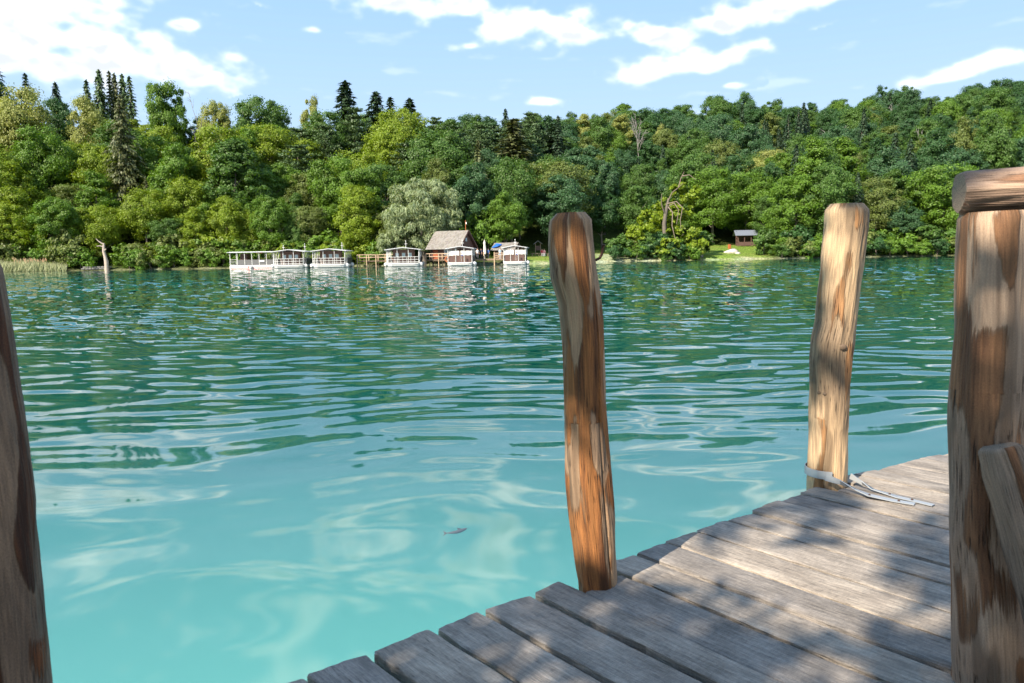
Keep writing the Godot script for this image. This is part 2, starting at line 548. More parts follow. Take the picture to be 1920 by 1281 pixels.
func build_water() -> void:
	# sum of wind ripples; short ones die out on the sheltered water by the landing and under the far bank
	var waves := []
	var r := RandomNumberGenerator.new()
	r.seed = 11
	var count := 26
	for i in count:
		var wl := 0.26 * pow(12.0, float(i) / (count - 1)) * r.randf_range(0.9, 1.1)
		var a := r.randf_range(-0.62, 0.62) + (PI if r.randf() < 0.3 else 0.0) + 0.15
		waves.append([sin(a) * TAU / wl, cos(a) * TAU / wl, r.randf() * TAU, wl])
	var gust := FastNoiseLite.new()
	gust.seed = 21
	gust.frequency = 0.035
	gust.fractal_octaves = 3
	var warp := FastNoiseLite.new()
	warp.seed = 4
	warp.frequency = 0.16
	warp.fractal_octaves = 2
	var rows := []
	var d := -3.5
	while d < 1.2:
		rows.append(d); d += 0.12
	while d < 150.0:
		rows.append(d)
		d += clampf(d * d * 0.00048, 0.0, 0.9) + d * 0.0052 + 0.012
	var cols := 460
	var s := Shape.new()
	for row in rows:
		var half := maxf(7.0, 4.0 + row * 0.86)
		for i in cols + 1:
			var q := (float(i) / cols - 0.5) * 2.0
			var x := q * half
			var z: float = -row
			if row > 14.0:
				x += r.randf_range(-0.4, 0.4) * half * 2.0 / cols
				z += r.randf_range(-0.3, 0.3) * row * 0.006
			var g := 0.5 + 0.5 * clampf(gust.get_noise_2d(x * 0.55, z) * 2.2, -1, 1)
			var calm := exp(-pow((x - 15.0) / 11.0, 2.0) - pow((z + 19.0) / 9.0, 2.0))
			g *= 1.0 - 0.9 * calm
			var shelter := smoothstep(0.5, 8.0, -inland(x, z)) if row > 90.0 else 1.0
			var open := smoothstep(7.0, 26.0, row)
			var small := lerpf(0.16, 1.2, smoothstep(4.0, 9.0, row)) + lerpf(0.0, lerpf(0.6, 3.6, g), open) * lerpf(0.14, 1.0, shelter) * (1.0 - 0.6 * calm)
			var big := lerpf(0.62, lerpf(0.6, 0.9, g), open) * lerpf(0.2, 1.0, shelter) * (1.0 - 0.35 * calm)
			var wx := x + 0.6 * warp.get_noise_2d(x, z)
			var wz := z + 0.6 * warp.get_noise_2d(z + 40.0, x)
			var h := 0.0
			var sx := 0.0
			var sz := 0.0
			var cell := half * 2.0 / cols
			for k in waves:
				var wl: float = k[3]
				if wl < cell * 1.6: continue
				var steep := (small if wl < 0.75 else big) * (0.0165 if wl < 1.2 else 0.0125)
				var ph: float = k[0] * wx + k[1] * wz + k[2]
				var co := cos(ph) * steep
				h += sin(ph) * steep * wl / TAU
				sx += co * k[0] * wl / TAU
				sz += co * k[1] * wl / TAU
			s.v.append(Vector3(x, h if row < 40.0 else h * 0.3, z))
			s.n.append(Vector3(-sx, 1.0, -sz).normalized())
	var w := cols + 1
	for j in rows.size() - 1:
		for i in cols:
			var a := j * w + i
			s.ix.append_array([a, a + w, a + 1, a + 1, a + w, a + w + 1])
	var arr := []
	arr.resize(Mesh.ARRAY_MAX)
	arr[Mesh.ARRAY_VERTEX] = s.v
	arr[Mesh.ARRAY_NORMAL] = s.n
	arr[Mesh.ARRAY_INDEX] = s.ix
	var am := ArrayMesh.new()
	am.add_surface_from_arrays(Mesh.PRIMITIVE_TRIANGLES, arr)
	var m := StandardMaterial3D.new()
	m.transparency = BaseMaterial3D.TRANSPARENCY_ALPHA
	m.albedo_color = Color(0.1, 0.6, 0.55, 0.0)
	m.roughness = 0.03
	m.metallic_specular = 0.5
	var o := MeshInstance3D.new()
	o.name = "lake_water"
	o.mesh = am
	o.material_override = m
	add_child(o)
	tag(o, "rippled turquoise surface of the lake", "", "", "structure")
	# the lime-clouded water itself
	var fog := FogVolume.new()
	fog.name = "lake_water_body"
	fog.shape = RenderingServer.FOG_VOLUME_SHAPE_BOX
	fog.size = Vector3(560, 10.0, 180)
	fog.position = Vector3(0, -5.06, -82)
	var fm := FogMaterial.new()
	fm.albedo = lin(0.002, 0.22, 0.185)
	fm.density = 0.24
	fog.material = fm
	add_child(fog)
	tag(fog, "cloudy turquoise water of the lake below its surface", "", "", "structure")

# ---------------------------------------------------------------- the landing in front
const ALONG := Vector3(-0.6528, 0, -0.7576)   # along the planks, towards the water
const ACROSS := Vector3(0.7576, 0, -0.6528)   # along the edge of the deck

func deck(u: float, v: float, y := 0.5) -> Vector3:
	return ALONG * u + ACROSS * v + Vector3(0, y, 0)

func edge(v: float) -> float:
	return along([[-3.0, 1.66], [0.4, 1.63], [1.0, 1.595], [1.5, 1.565], [2.0, 1.548], [2.5, 1.505], [3.2, 1.468], [3.6, 1.385], [4.0, 1.29], [5.2, 0.9], [7.0, 0.1]], v, 1)

func plank_shape(v0: float, v1: float, u1: float, top: float, r: RandomNumberGenerator) -> Shape:
	# a sawn board with rounded, worn edges and a ragged end; sections along its length
	var s := Shape.new()
	var u0 := -2.6
	var thick := 0.052
	var b := r.randf_range(0.003, 0.006)
	var tilt := r.randf_range(-0.006, 0.006)
	var shift := Vector2(r.randf() * 7.0, r.randf() * 3.0)
	var steps := [u1, u1 - 0.012, u1 - 0.05, u1 - 0.12, u1 - 0.25, u1 - 0.42, u1 - 0.65, u1 - 0.95, u1 - 1.4, u1 - 2.0, u0]
	var nv := 9
	var rows := []
	var ragged := []
	for k in nv:
		ragged.append(r.randf_range(-0.004, 0.003) - (0.003 if k == 0 or k == nv - 1 else 0.0))
	for i in steps.size():
		var u: float = steps[i]
		var wob0 := r.randf_range(-0.0035, 0.0035)
		var wob1 := r.randf_range(-0.0035, 0.0035)
		var ring := []
		for k in nv:
			var q := float(k) / (nv - 1)
			var v := lerpf(v0 + wob0, v1 + wob1, q)
			var y := top + tilt * (q - 0.5) * 2.0 + r.randf_range(-0.0012, 0.0012)
			if k == 0 or k == nv - 1:
				y -= b
			elif k == 1 or k == nv - 2:
				v += (b * 0.9 - absf(v1 - v0) / (nv - 1)) * (1.0 if k == 1 else -1.0)
				y -= b * 0.12
			if i == 0:
				y -= b * 0.9
			var cut := edge(v) - edge((v0 + v1) / 2)     # the ends are trimmed to the line of the edge
			ring.append(deck(u + ((ragged[k] if i < 2 else 0.0) + cut if i < 3 else cut * 0.5 if i == 3 else 0.0), v, y))
		rows.append(ring)
	for i in steps.size():
		for k in nv:
			var p: Vector3 = rows[i][k]
			var du: Vector3 = rows[mini(i + 1, steps.size() - 1)][k] - rows[maxi(i - 1, 0)][k]
			var dv: Vector3 = rows[i][mini(k + 1, nv - 1)] - rows[i][maxi(k - 1, 0)]
			var nn := dv.cross(-du).normalized()
			if nn.y < 0: nn = -nn
			s.vert(p, nn, shift + Vector2(p.dot(ALONG), p.dot(ACROSS)))
	for i in steps.size() - 1:
		for k in nv - 1:
			var a := i * nv + k
			s.ix.append_array([a, a + 1, a + nv, a + 1, a + nv + 1, a + nv])
	var down := Vector3(0, -thick, 0)
	for i in steps.size() - 1:   # the two long sides
		s.quad(rows[i][0], rows[i + 1][0], rows[i + 1][0] + down, rows[i][0] + down, shift)
		s.quad(rows[i + 1][nv - 1], rows[i][nv - 1], rows[i][nv - 1] + down, rows[i + 1][nv - 1] + down, shift)
	for k in nv - 1:             # the sawn end
		s.quad(rows[0][k + 1], rows[0][k], rows[0][k] + down, rows[0][k + 1] + down, shift)
	s.quad(rows[0][0] + down, rows[-1][0] + down, rows[-1][nv - 1] + down, rows[0][nv - 1] + down, shift)
	return s

func build_landing() -> void:
	var r := RandomNumberGenerator.new()
	r.seed = 31
	var o := thing("boardwalk", Vector3.ZERO, 0, "grey weathered plank boardwalk along the edge of the water", "boardwalk")
	var mats := [
		board_material(100, Color(0.27, 0.248, 0.228), Color(0.73, 0.68, 0.625)),
		board_material(120, Color(0.30, 0.272, 0.248), Color(0.76, 0.705, 0.64)),
		board_material(140, Color(0.25, 0.232, 0.217), Color(0.68, 0.64, 0.60))]
	M.boards = mats
	var seams := [-1.95, -1.79, -1.63, -1.45, -1.29, -1.12, -0.95, -0.80, -0.63, -0.46, -0.28, -0.12, 0.05, 0.22, 0.39, 0.555, 0.725, 0.893, 1.080, 1.240, 1.424, 1.538, 1.712, 1.883, 2.033, 2.188, 2.361, 2.519, 2.699, 2.857, 2.985, 3.135, 3.27, 3.42, 3.575, 3.73, 3.89, 4.05, 4.21, 4.38, 4.54, 4.7, 4.86, 5.02, 5.2, 5.36]
	var wide_gap := [1.080, 1.240, 1.424, 1.712, 2.361, 0.893]
	for i in seams.size() - 1:
		var g0 := 0.0125 if seams[i] in wide_gap else r.randf_range(0.004, 0.0085)
		var g1 := 0.0125 if seams[i + 1] in wide_gap else r.randf_range(0.004, 0.0085)
		var u1 := edge((seams[i] + seams[i + 1]) / 2) + 0.016 + r.randf_range(-0.004, 0.004)
		if i == 21: u1 = 1.482     # cut short behind the post
		if i == 30: u1 = 1.40
		if i == 12: u1 = 1.52
		var s := plank_shape(seams[i] + g0, seams[i + 1] - g1, u1, 0.5 + r.randf_range(-0.004, 0.004), r)
		part("plank", s, mats[[0, 1, 0, 2, 1, 0, 2][(i * 5 + 3) % 7]], o)
	# bearers and piles below
	for u in [1.28, 0.2, -0.9, -2.0]:
		var s := Shape.new()
		s.bar(deck(u, -2.0, 0.375), deck(u, 5.4, 0.375), 0.12, 0.13, 0.012)
		part("bearer", s, mats[2], o)
	for v in [-1.2, 0.9, 2.4, 4.2]:
		for u in [1.2, -1.2]:
			var s := Shape.new()
			s.tube([deck(u, v, -4.0), deck(u, v, 0.31)], [0.09, 0.085], 12)
			part("pile", s, M.pole_grey, o)

func log_shape(pts: Array, rads: Array, r: RandomNumberGenerator, sides := 40, rings := 90, lump := 0.05, flats := 0.0, chamfer := 0.012, splits := []) -> Shape:
	# an uneven peeled trunk through pts, the ends cut square with a worn rim
	var f := FastNoiseLite.new()
	f.seed = r.randi() % 1000
	f.frequency = 1.0
	f.fractal_octaves = 3
	var s := Shape.new()
	var total := 0.0
	var at := [0.0]
	for i in pts.size() - 1:
		total += (pts[i + 1] - pts[i]).length()
		at.append(total)
	var ring_pts := []
	var cen := []
	for j in rings + 1:
		var q := total * j / rings
		var i := 0
		while i < pts.size() - 2 and at[i + 1] < q: i += 1
		var k: float = smoothstep(0.0, 1.0, (q - at[i]) / (at[i + 1] - at[i])) * 0.5 + 0.5 * (q - at[i]) / (at[i + 1] - at[i])
		var c: Vector3 = pts[i].lerp(pts[i + 1], k)
		var rad: float = lerpf(rads[i], rads[i + 1], k)
		var d: Vector3 = (pts[-1] - pts[0]).normalized()
		var x := d.cross(Vector3(0.1, 0.2, 1.0)).normalized()
		var y := x.cross(d)
		var endq := minf(q, total - q)
		var row := []
		for a in sides + 1:
			var an := TAU * a / sides
			var nn := f.get_noise_3d(cos(an) * 1.3, sin(an) * 1.3, q * 2.6)
			var fine := f.get_noise_3d(cos(an) * 6.0, sin(an) * 6.0, q * 3.5 + 9.0)
			var rr := rad * (1.0 + lump * 2.2 * nn + lump * 0.35 * fine + flats * 0.02 * cos(an * 7.0 + 1.0))
			for g in splits:   # drying cracks: angle, from, to, half width, depth
				if q > g[1] and q < g[2]:
					var da := absf(angle_difference(an, g[0] + 0.12 * sin(q * 5.0 + g[1])))
					rr -= g[4] * exp(-pow(da / g[3], 2.0)) * minf(1.0, minf(q - g[1], g[2] - q) * 12.0)
			if endq < chamfer:
				rr -= (chamfer - endq) * 0.8
			row.append(c + (x * cos(an) + y * sin(an)) * rr)
		ring_pts.append(row)
		cen.append(c)
	for j in rings + 1:
		for a in sides + 1:
			var p: Vector3 = ring_pts[j][a]
			var du: Vector3 = ring_pts[j][(a + 1) % sides] - ring_pts[j][(a - 1 + sides) % sides]
			var dq: Vector3 = ring_pts[mini(j + 1, rings)][a] - ring_pts[maxi(j - 1, 0)][a]
			var nn := du.cross(dq).normalized()
			if nn.dot(p - cen[j]) < 0: nn = -nn
			s.vert(p, nn, Vector2(float(a) / sides, total * j / rings))
	var w := sides + 1
	var flip: bool = (ring_pts[0][1] - ring_pts[0][0]).cross(ring_pts[1][0] - ring_pts[0][0]).dot(ring_pts[0][0] - cen[0]) > 0
	for j in rings:
		for a in sides:
			var b := j * w + a
			if flip: s.ix.append_array([b, b + w, b + 1, b + 1, b + w, b + w + 1])
			else: s.ix.append_array([b, b + 1, b + w, b + 1, b + w + 1, b + w])
	return s

func log_end(ring: Shape, last: bool, sides: int, rings: int) -> Shape:
	# the sawn face of a log, with a slight dish and rings of growth
	var s := Shape.new()
	var w := sides + 1
	var base := (rings * w) if last else 0
	var mid := Vector3.ZERO
	for a in sides: mid += ring.v[base + a] / sides
	var nn: Vector3 = (mid - ring.v[(rings - 4) * w if last else 4 * w]).normalized()
	var along_nn := nn
	var other := (rings - 4) * w if last else 4 * w
	var m2 := Vector3.ZERO
	for a in sides: m2 += ring.v[other + a] / sides
	along_nn = (mid - m2).normalized()
	for a in sides:
		var p := ring.v[base + a]
		var q := ring.v[base + (a + 1) % sides]
		var i := s.vert(mid + along_nn * 0.001, along_nn, Vector2(0.5, 0.5))
		s.vert(p, along_nn, Vector2(0.5, 0.5) + Vector2(cos(TAU * a / sides), sin(TAU * a / sides)) * 0.48)
		s.vert(q, along_nn, Vector2(0.5, 0.5) + Vector2(cos(TAU * (a + 1) / sides), sin(TAU * (a + 1) / sides)) * 0.48)
		if (p - mid).cross(q - mid).dot(along_nn) > 0: s.ix.append_array([i, i + 2, i + 1])
		else: s.ix.append_array([i, i + 1, i + 2])
	return s

func ring_material() -> StandardMaterial3D:
	var w := 256
	var data := PackedByteArray()
	data.resize(w * w * 3)
	var f := FastNoiseLite.new()
	f.frequency = 0.03
	for y in w:
		for x in w:
			var p := Vector2(x - 128, y - 128)
			var d := p.length() + 9.0 * f.get_noise_2d(x, y)
			var k := 0.5 + 0.32 * sin(d * 0.75) + 0.35 * f.get_noise_2d(x * 5, y * 5)
			var an := f.get_noise_2d(p.angle() * 220.0, 3.0)
			if an > 0.32: k -= 0.55
			var col := Color(0.36, 0.30, 0.25).lerp(Color(0.68, 0.59, 0.49), clampf(k, 0, 1))
			var i := (y * w + x) * 3
			data[i] = int(col.r * 255); data[i + 1] = int(col.g * 255); data[i + 2] = int(col.b * 255)
	var m := StandardMaterial3D.new()
	m.albedo_texture = texture(w, w, data)
	m.roughness = 0.85
	return m

const BRACE := [[1.019, 1.085, -1.53, 0.038], [1.035, 1.028, -1.52, 0.045], [1.065, 0.894, -1.49, 0.047], [1.093, 0.758, -1.46, 0.048], [1.15, 0.5, -1.42, 0.048]]

func build_posts() -> void:
	var r := RandomNumberGenerator.new()
	r.seed = 8
	var iron := paint(0.09, 0.045, 0.03, 0.62, 0.6)
	var knot := paint(0.12, 0.08, 0.05, 0.8)
	M.rings = ring_material()
	var bark_a := log_material(200, Color(0.44, 0.36, 0.29), Color(0.77, 0.63, 0.49), Color(0.28, 0.17, 0.10), Color(0.74, 0.49, 0.27), 0.55)
	var bark_b := log_material(230, Color(0.40, 0.335, 0.27), Color(0.84, 0.71, 0.55), Color(0.38, 0.26, 0.17), Color(0.68, 0.51, 0.34), 0.30)
	var bark_c := log_material(260, Color(0.45, 0.375, 0.315), Color(0.76, 0.645, 0.54), Color(0.32, 0.22, 0.155), Color(0.63, 0.46, 0.32), 0.44)
	var bark_d := log_material(290, Color(0.24, 0.20, 0.17), Color(0.56, 0.46, 0.37), Color(0.19, 0.11, 0.07), Color(0.50, 0.30, 0.16), 0.50)
	var bark_e := log_material(350, Color(0.44, 0.36, 0.31), Color(0.78, 0.66, 0.56), Color(0.36, 0.25, 0.19), Color(0.62, 0.47, 0.36), 0.3)
	# post in the middle, with an iron hook
	var zc := -2.19
	var o := thing("mooring_post", Vector3(0.252, 0.5, zc), 0, "orange-brown peeled log post with iron hook at boardwalk edge", "post", "mooring posts on the boardwalk edge")
	var base := o.position
	var pts := []
	var rad := []
	for k in [[-1.6, 0.27, 0.068], [0.30, 0.262, 0.068], [0.50, 0.252, 0.060], [0.552, 0.246, 0.063], [0.688, 0.236, 0.068], [0.855, 0.224, 0.067], [1.051, 0.215, 0.064], [1.243, 0.209, 0.0605], [1.36, 0.200, 0.0615], [1.432, 0.185, 0.068], [1.52, 0.178, 0.0665], [1.571, 0.177, 0.0625], [1.618, 0.178, 0.0585]]:
		pts.append(Vector3(k[1], k[0], zc) - base)
		rad.append(k[2])
	var s := log_shape(pts, rad, r, 150, 150, 0.05, 0.4, 0.022, [[-1.2, 2.55, 3.3, 0.03, 0.009], [-1.75, 1.9, 2.9, 0.025, 0.007], [-1.0, 2.1, 2.5, 0.02, 0.006], [-2.2, 2.2, 2.6, 0.02, 0.006], [1.0, 2.0, 3.0, 0.03, 0.01]])
	part("trunk", s, bark_a, o)
	part("cut_end", log_end(s, true, 150, 150), M.rings, o)
	var hs := Shape.new()
	hs.tube([Vector3(0.215, 1.481, zc) - base, Vector3(0.248, 1.4815, zc + 0.01) - base, Vector3(0.258, 1.486, zc + 0.012) - base, Vector3(0.264, 1.496, zc + 0.012) - base, Vector3(0.2695, 1.522, zc + 0.012) - base], [0.0042, 0.0042, 0.0042, 0.0042, 0.004], 10)
	hs.ball(Vector3(0.2700, 1.5235, zc + 0.012) - base, Vector3(0.0068, 0.0028, 0.0068), 10, 6)
	part("hook", hs, iron, o)
	# post farther along, pale and leaning a little
	zc = -3.13
	o = thing("mooring_post", Vector3(1.35, 0.5, zc), 0, "pale sun-bleached log post with metal strap round its foot", "post", "mooring posts on the boardwalk edge")
	base = o.position
	pts = []
	rad = []
	for k in [[-1.8, 1.352, 0.08], [0.30, 1.352, 0.08], [0.513, 1.350, 0.078], [0.748, 1.349, 0.0775], [0.933, 1.348, 0.081], [1.05, 1.347, 0.086], [1.12, 1.352, 0.0865], [1.205, 1.366, 0.0805], [1.429, 1.382, 0.0835], [1.60, 1.394, 0.084], [1.648, 1.395, 0.082], [1.687, 1.395, 0.077]]:
		pts.append(Vector3(k[1], k[0], zc) - base)
		rad.append(k[2])
	s = log_shape(pts, rad, r, 150, 150, 0.05, 0.0, 0.02, [[-1.78, 2.25, 2.72, 0.028, 0.012], [-1.2, 2.9, 3.4, 0.02, 0.006], [-2.1, 2.8, 3.3, 0.02, 0.005]])
	part("trunk", s, bark_b, o)
	part("cut_end", log_end(s, true, 150, 150), M.rings, o)
	for k in [[1.285, 0.905, 0.05, 0.010], [1.303, 0.902, 0.062, 0.010], [1.362, 1.10, 0.083, 0.017]]:
		var kk := Shape.new()
		kk.ball(Vector3(k[0], k[1], zc + k[2]) - base, Vector3(k[3], k[3] * 0.8, 0.008), 10, 6)
		part("knot", kk, knot, o)
	# post at the left, close to the lens
	zc = -1.3
	o = thing("mooring_post", Vector3(-0.948, 0.5, zc), 0, "dark log post cut off by the left picture edge", "post", "mooring posts on the boardwalk edge")
	base = o.position
	pts = []
	rad = []
	for k in [[-1.2, -0.956, 0.085], [0.5, -0.956, 0.08], [0.73, -0.956, 0.0785], [0.9, -0.955, 0.079], [1.055, -0.954, 0.078], [1.231, -0.957, 0.077], [1.402, -0.960, 0.073], [1.50, -0.964, 0.070], [1.555, -0.966, 0.063]]:
		pts.append(Vector3(k[1], k[0], zc) - base)
		rad.append(k[2])
	s = log_shape(pts, rad, r, 150, 120, 0.045, 0.0, 0.05, [[-0.5, 1.8, 2.3, 0.03, 0.008], [-0.9, 1.7, 2.1, 0.025, 0.007]])
	part("trunk", s, bark_d, o)
	part("cut_end", log_end(s, true, 150, 120), M.rings, o)
	# railing at the right: post, handrail log and a split brace
	o = thing("log_railing", Vector3(1.097, 0.5, -1.62), 0, "rustic log railing with thick post, round handrail and split brace", "railing")
	base = o.position
	pts = []
	rad = []
	for k in [[-1.4, 1.12, 0.082], [0.5, 1.097, 0.079], [0.859, 1.064, 0.0755], [1.105, 1.049, 0.0745], [1.342, 1.045, 0.070], [1.575, 1.037, 0.067]]:
		pts.append(Vector3(k[1], k[0], -1.62) - base)
		rad.append(k[2])
	s = log_shape(pts, rad, r, 150, 140, 0.045, 0.6, 0.006, [[-1.5, 1.95, 2.6, 0.025, 0.007], [-2.0, 2.3, 2.9, 0.02, 0.007], [-1.0, 2.5, 2.97, 0.03, 0.008]])
	part("post", s, bark_c, o)
	pts = []
	rad = []
	for k in [[0.966, 1.616, -1.63, 0.0455], [1.15, 1.622, -1.60, 0.048], [1.5, 1.628, -1.52, 0.05], [2.2, 1.63, -1.36, 0.05], [2.9, 1.62, -1.2, 0.05]]:
		pts.append(Vector3(k[0], k[1], k[2]) - base)
		rad.append(k[3])
	s = log_shape(pts, rad, r, 96, 160, 0.06, 0.8, 0.004, [[-1.0, 0.0, 0.5, 0.03, 0.006], [-1.6, 0.05, 0.7, 0.025, 0.005], [-2.2, 0.0, 0.35, 0.03, 0.006]])
	var hr := part("handrail", s, bark_e, o)
	part("cut_end", log_end(s, false, 96, 160), M.rings, hr)
	pts = []
	rad = []
	for k in BRACE:
		pts.append(Vector3(k[0], k[1], k[2]) - base)
		rad.append(k[3])
	s = log_shape(pts, rad, r, 96, 90, 0.09, 1.8, 0.006, [[-1.2, 0.0, 0.5, 0.04, 0.008], [-2.2, 0.05, 0.4, 0.03, 0.006]])
	var br := part("brace", s, M.pole_grey, o)
	part("cut_end", log_end(s, false, 96, 90), M.rings, br)
	# the far end of the railing, out of the picture
	s = log_shape([Vector3(2.75, -1.4, -1.24) - base, Vector3(2.75, 0.5, -1.24) - base, Vector3(2.75, 1.58, -1.24) - base], [0.08, 0.078, 0.07], r, 28, 60, 0.03, 0.0, 0.006)
	part("post", s, bark_c, o)
	s = log_shape([Vector3(1.05, 1.02, -1.68) - base, Vector3(2.0, 1.03, -1.5) - base, Vector3(2.75, 1.02, -1.3) - base], [0.04, 0.042, 0.04], r, 24, 50, 0.04, 0.0, 0.006)
	part("middle_rail", s, M.pole_grey, o)
	# metal strap round the foot of the pale post, its tails nailed to the planks
	o = thing("metal_strap", Vector3(1.35, 0.5, -3.13), 0, "bent galvanised metal strap with nail holes lying on the planks", "strap")
	base = o.position
	var zinc := paint(0.33, 0.35, 0.37, 0.55, 0.3)
	var path := []
	for k in 15:
		var a := lerpf(1.08, 5.6, k / 14.0) + 0.15
		path.append([Vector3(1.35 + cos(a) * 0.094, 0.553 + 0.004 * sin(a * 2.0), -3.13 + sin(a) * 0.094), 0.03])
	var tail_a := [[Vector3(1.30, 0.556, -3.028), 0.02], [Vector3(1.345, 0.545, -2.99), 0.016], [Vector3(1.39, 0.528, -2.945), 0.013], [Vector3(1.43, 0.514, -2.915), 0.010], [Vector3(1.50, 0.509, -2.86), 0.004], [Vector3(1.56, 0.509, -2.815), 0.003]]
	var tail_b := [[Vector3(1.425, 0.545, -3.075), 0.02], [Vector3(1.455, 0.528, -3.03), 0.016], [Vector3(1.48, 0.514, -2.99), 0.012], [Vector3(1.54, 0.508, -2.905), 0.004], [Vector3(1.625, 0.508, -2.80), 0.003]]
	var loop := []
	for k in 13:
		var a := lerpf(1.75, 5.75, k / 12.0)
		loop.append([Vector3(1.35 + cos(a) * 0.09, 0.556, -3.13 + sin(a) * 0.09), 0.024])
	loop.reverse()
	# ribbon with thickness: upright round the post, lying flat at the tails
	part("loop", ribbon(loop, base, 0.034, true), zinc, o)
	part("tail", ribbon(tail_a, base, 0.03, false), zinc, o)
	part("tail", ribbon(tail_b, base, 0.026, false), zinc, o)
	for p in [Vector3(1.375, 0.536, -2.957), Vector3(1.43, 0.5165, -2.913), Vector3(1.515, 0.5125, -2.848), Vector3(1.47, 0.520, -3.003), Vector3(1.52, 0.513, -2.93), Vector3(1.575, 0.5115, -2.862)]:
		var ns := Shape.new()
		ns.ball(p - base, Vector3(0.0055, 0.0025, 0.0055), 8, 5)
		part("nail", ns, iron, o)

func ribbon(path: Array, base: Vector3, wide: float, upright: bool) -> Shape:
	var s := Shape.new()
	var left := []
	var right := []
	var out := []
	for i in path.size():
		var p: Vector3 = path[i][0] - base
		var d: Vector3 = (path[mini(i + 1, path.size() - 1)][0] - path[maxi(i - 1, 0)][0]).normalized()
		var side := Vector3.UP
		if not upright:
			var flat := d.cross(Vector3.UP).normalized()
			var k := clampf(1.0 - float(i) / 2.5, 0.0, 1.0)
			side = (flat * (1.0 - k) + Vector3.UP * k * 0.9).normalized()
			if side.y < 0: side = -side
		side = (side - d * side.dot(d)).normalized()
		out.append(d.cross(side).normalized())
		left.append(p + side * wide / 2)
		right.append(p - side * wide / 2)
	for i in path.size() - 1:
		var t := 0.0016
		var a: Vector3 = left[i]; var b: Vector3 = left[i + 1]; var c: Vector3 = right[i + 1]; var e: Vector3 = right[i]
		var oa: Vector3 = out[i] * t; var ob: Vector3 = out[i + 1] * t
		s.quad(a + oa, e + oa, c + ob, b + ob)
		s.quad(a - oa, b - ob, c - ob, e - oa)
		s.quad(a + oa, b + ob, b - ob, a - oa)
		s.quad(e + oa, e - oa, c - ob, c + ob)
	return s

func build_fish() -> void:
	var s := Shape.new()
	var o := thing("fish", Vector3(-0.345, -0.17, -4.4), 0.5, "small brown fish swimming just under the turquoise surface", "fish")
	var pts := []
	var rad := []
	for k in 12:
		var q := k / 11.0
		pts.append(Vector3(lerpf(-0.075, 0.06, q), 0.0, 0.012 * sin(q * 4.0)))
		rad.append(0.0135 * pow(sin(PI * clampf(q * 0.93 + 0.07, 0, 1)), 0.7) * (0.45 + 0.55 * q) + 0.0012)
	s.tube(pts, rad, 10)
	var m := paint(0.075, 0.07, 0.06, 0.5)
	part("body", s, m, o)
	var f := Shape.new()
	f.tri(Vector3(-0.074, 0, 0), Vector3(-0.10, 0.016, -0.01), Vector3(-0.092, 0, -0.006)); f.tri(Vector3(-0.074, 0, 0), Vector3(-0.092, 0, -0.006), Vector3(-0.10, -0.016, -0.01))
	part("tail_fin", f, m, o)
	f = Shape.new()
	f.tri(Vector3(-0.01, 0.011, 0.01), Vector3(0.02, 0.012, 0.01), Vector3(-0.015, 0.024, 0.008))
	part("back_fin", f, m, o)

# ---------------------------------------------------------------- trees
func ball_dir(r: RandomNumberGenerator) -> Vector3:
	var y := r.randf_range(-1, 1)
	var a := r.randf() * TAU
	var k := sqrt(1.0 - y * y)
	return Vector3(cos(a) * k, y, sin(a) * k)

func leaf_tint(r: RandomNumberGenerator, clump: float) -> Color:
	var k := clump * r.randf_range(0.8, 1.22)
	var warm := r.randf_range(-0.1, 0.1)
	return Color(k * (1.0 + warm), k, k * (1.0 - warm))

# broad crown: clumps of leaf sprays carried on limbs, with gaps between them. Metres; foot of the tree at 0.
func crown_shape(r: RandomNumberGenerator, R: float, low: float, high: float, clumps: int, per: int, size: float, flat := 0.62, egg := 0.0) -> Shape:
	var s := Shape.new()
	var mid := (low + high) / 2
	var hh := (high - low) / 2
	var lean := Vector3(r.randf_range(-0.12, 0.12), 0, r.randf_range(-0.12, 0.12)) * R
	var lobes := []
	for i in 5:
		lobes.append([ball_dir(r), r.randf_range(-0.16, 0.22)])
	for i in clumps:
		var d := ball_dir(r)
		var reach := pow(r.randf(), 0.33) * (1.0 - 0.16 * smoothstep(0.75, 1.0, d.y))
		for l in lobes:
			reach *= 1.0 + l[1] * maxf(0, d.dot(l[0]))
		var wide := 1.0 - egg * clampf(d.y, -0.4, 1.0) * 0.5
		var cp := Vector3(d.x * R * 0.84 * wide, d.y * hh * 0.9, d.z * R * 0.84 * wide) * reach + Vector3(0, mid, 0) + lean * (0.5 + 0.5 * d.y)
		var pr := R * lerpf(0.11, 0.34, pow(r.randf(), 1.4))
		var out := (Vector3(d.x, d.y * 0.8 + 0.35, d.z)).normalized()
		var ct := r.randf_range(0.78, 1.2)
		for j in per:
			var e := (ball_dir(r) + out * 0.55).normalized()
			var p := cp + Vector3(e.x, e.y * flat, e.z) * pr * (pow(r.randf(), 0.3) if r.randf() < 0.82 else r.randf_range(1.0, 1.5))
			var nn := (e * 0.75 + out * 0.35 + ball_dir(r) * 0.75).normalized()
			s.tint = leaf_tint(r, ct)
			s.leaf(p, nn, ball_dir(r), size * r.randf_range(0.55, 1.25), size * r.randf_range(0.35, 0.75))
	return s

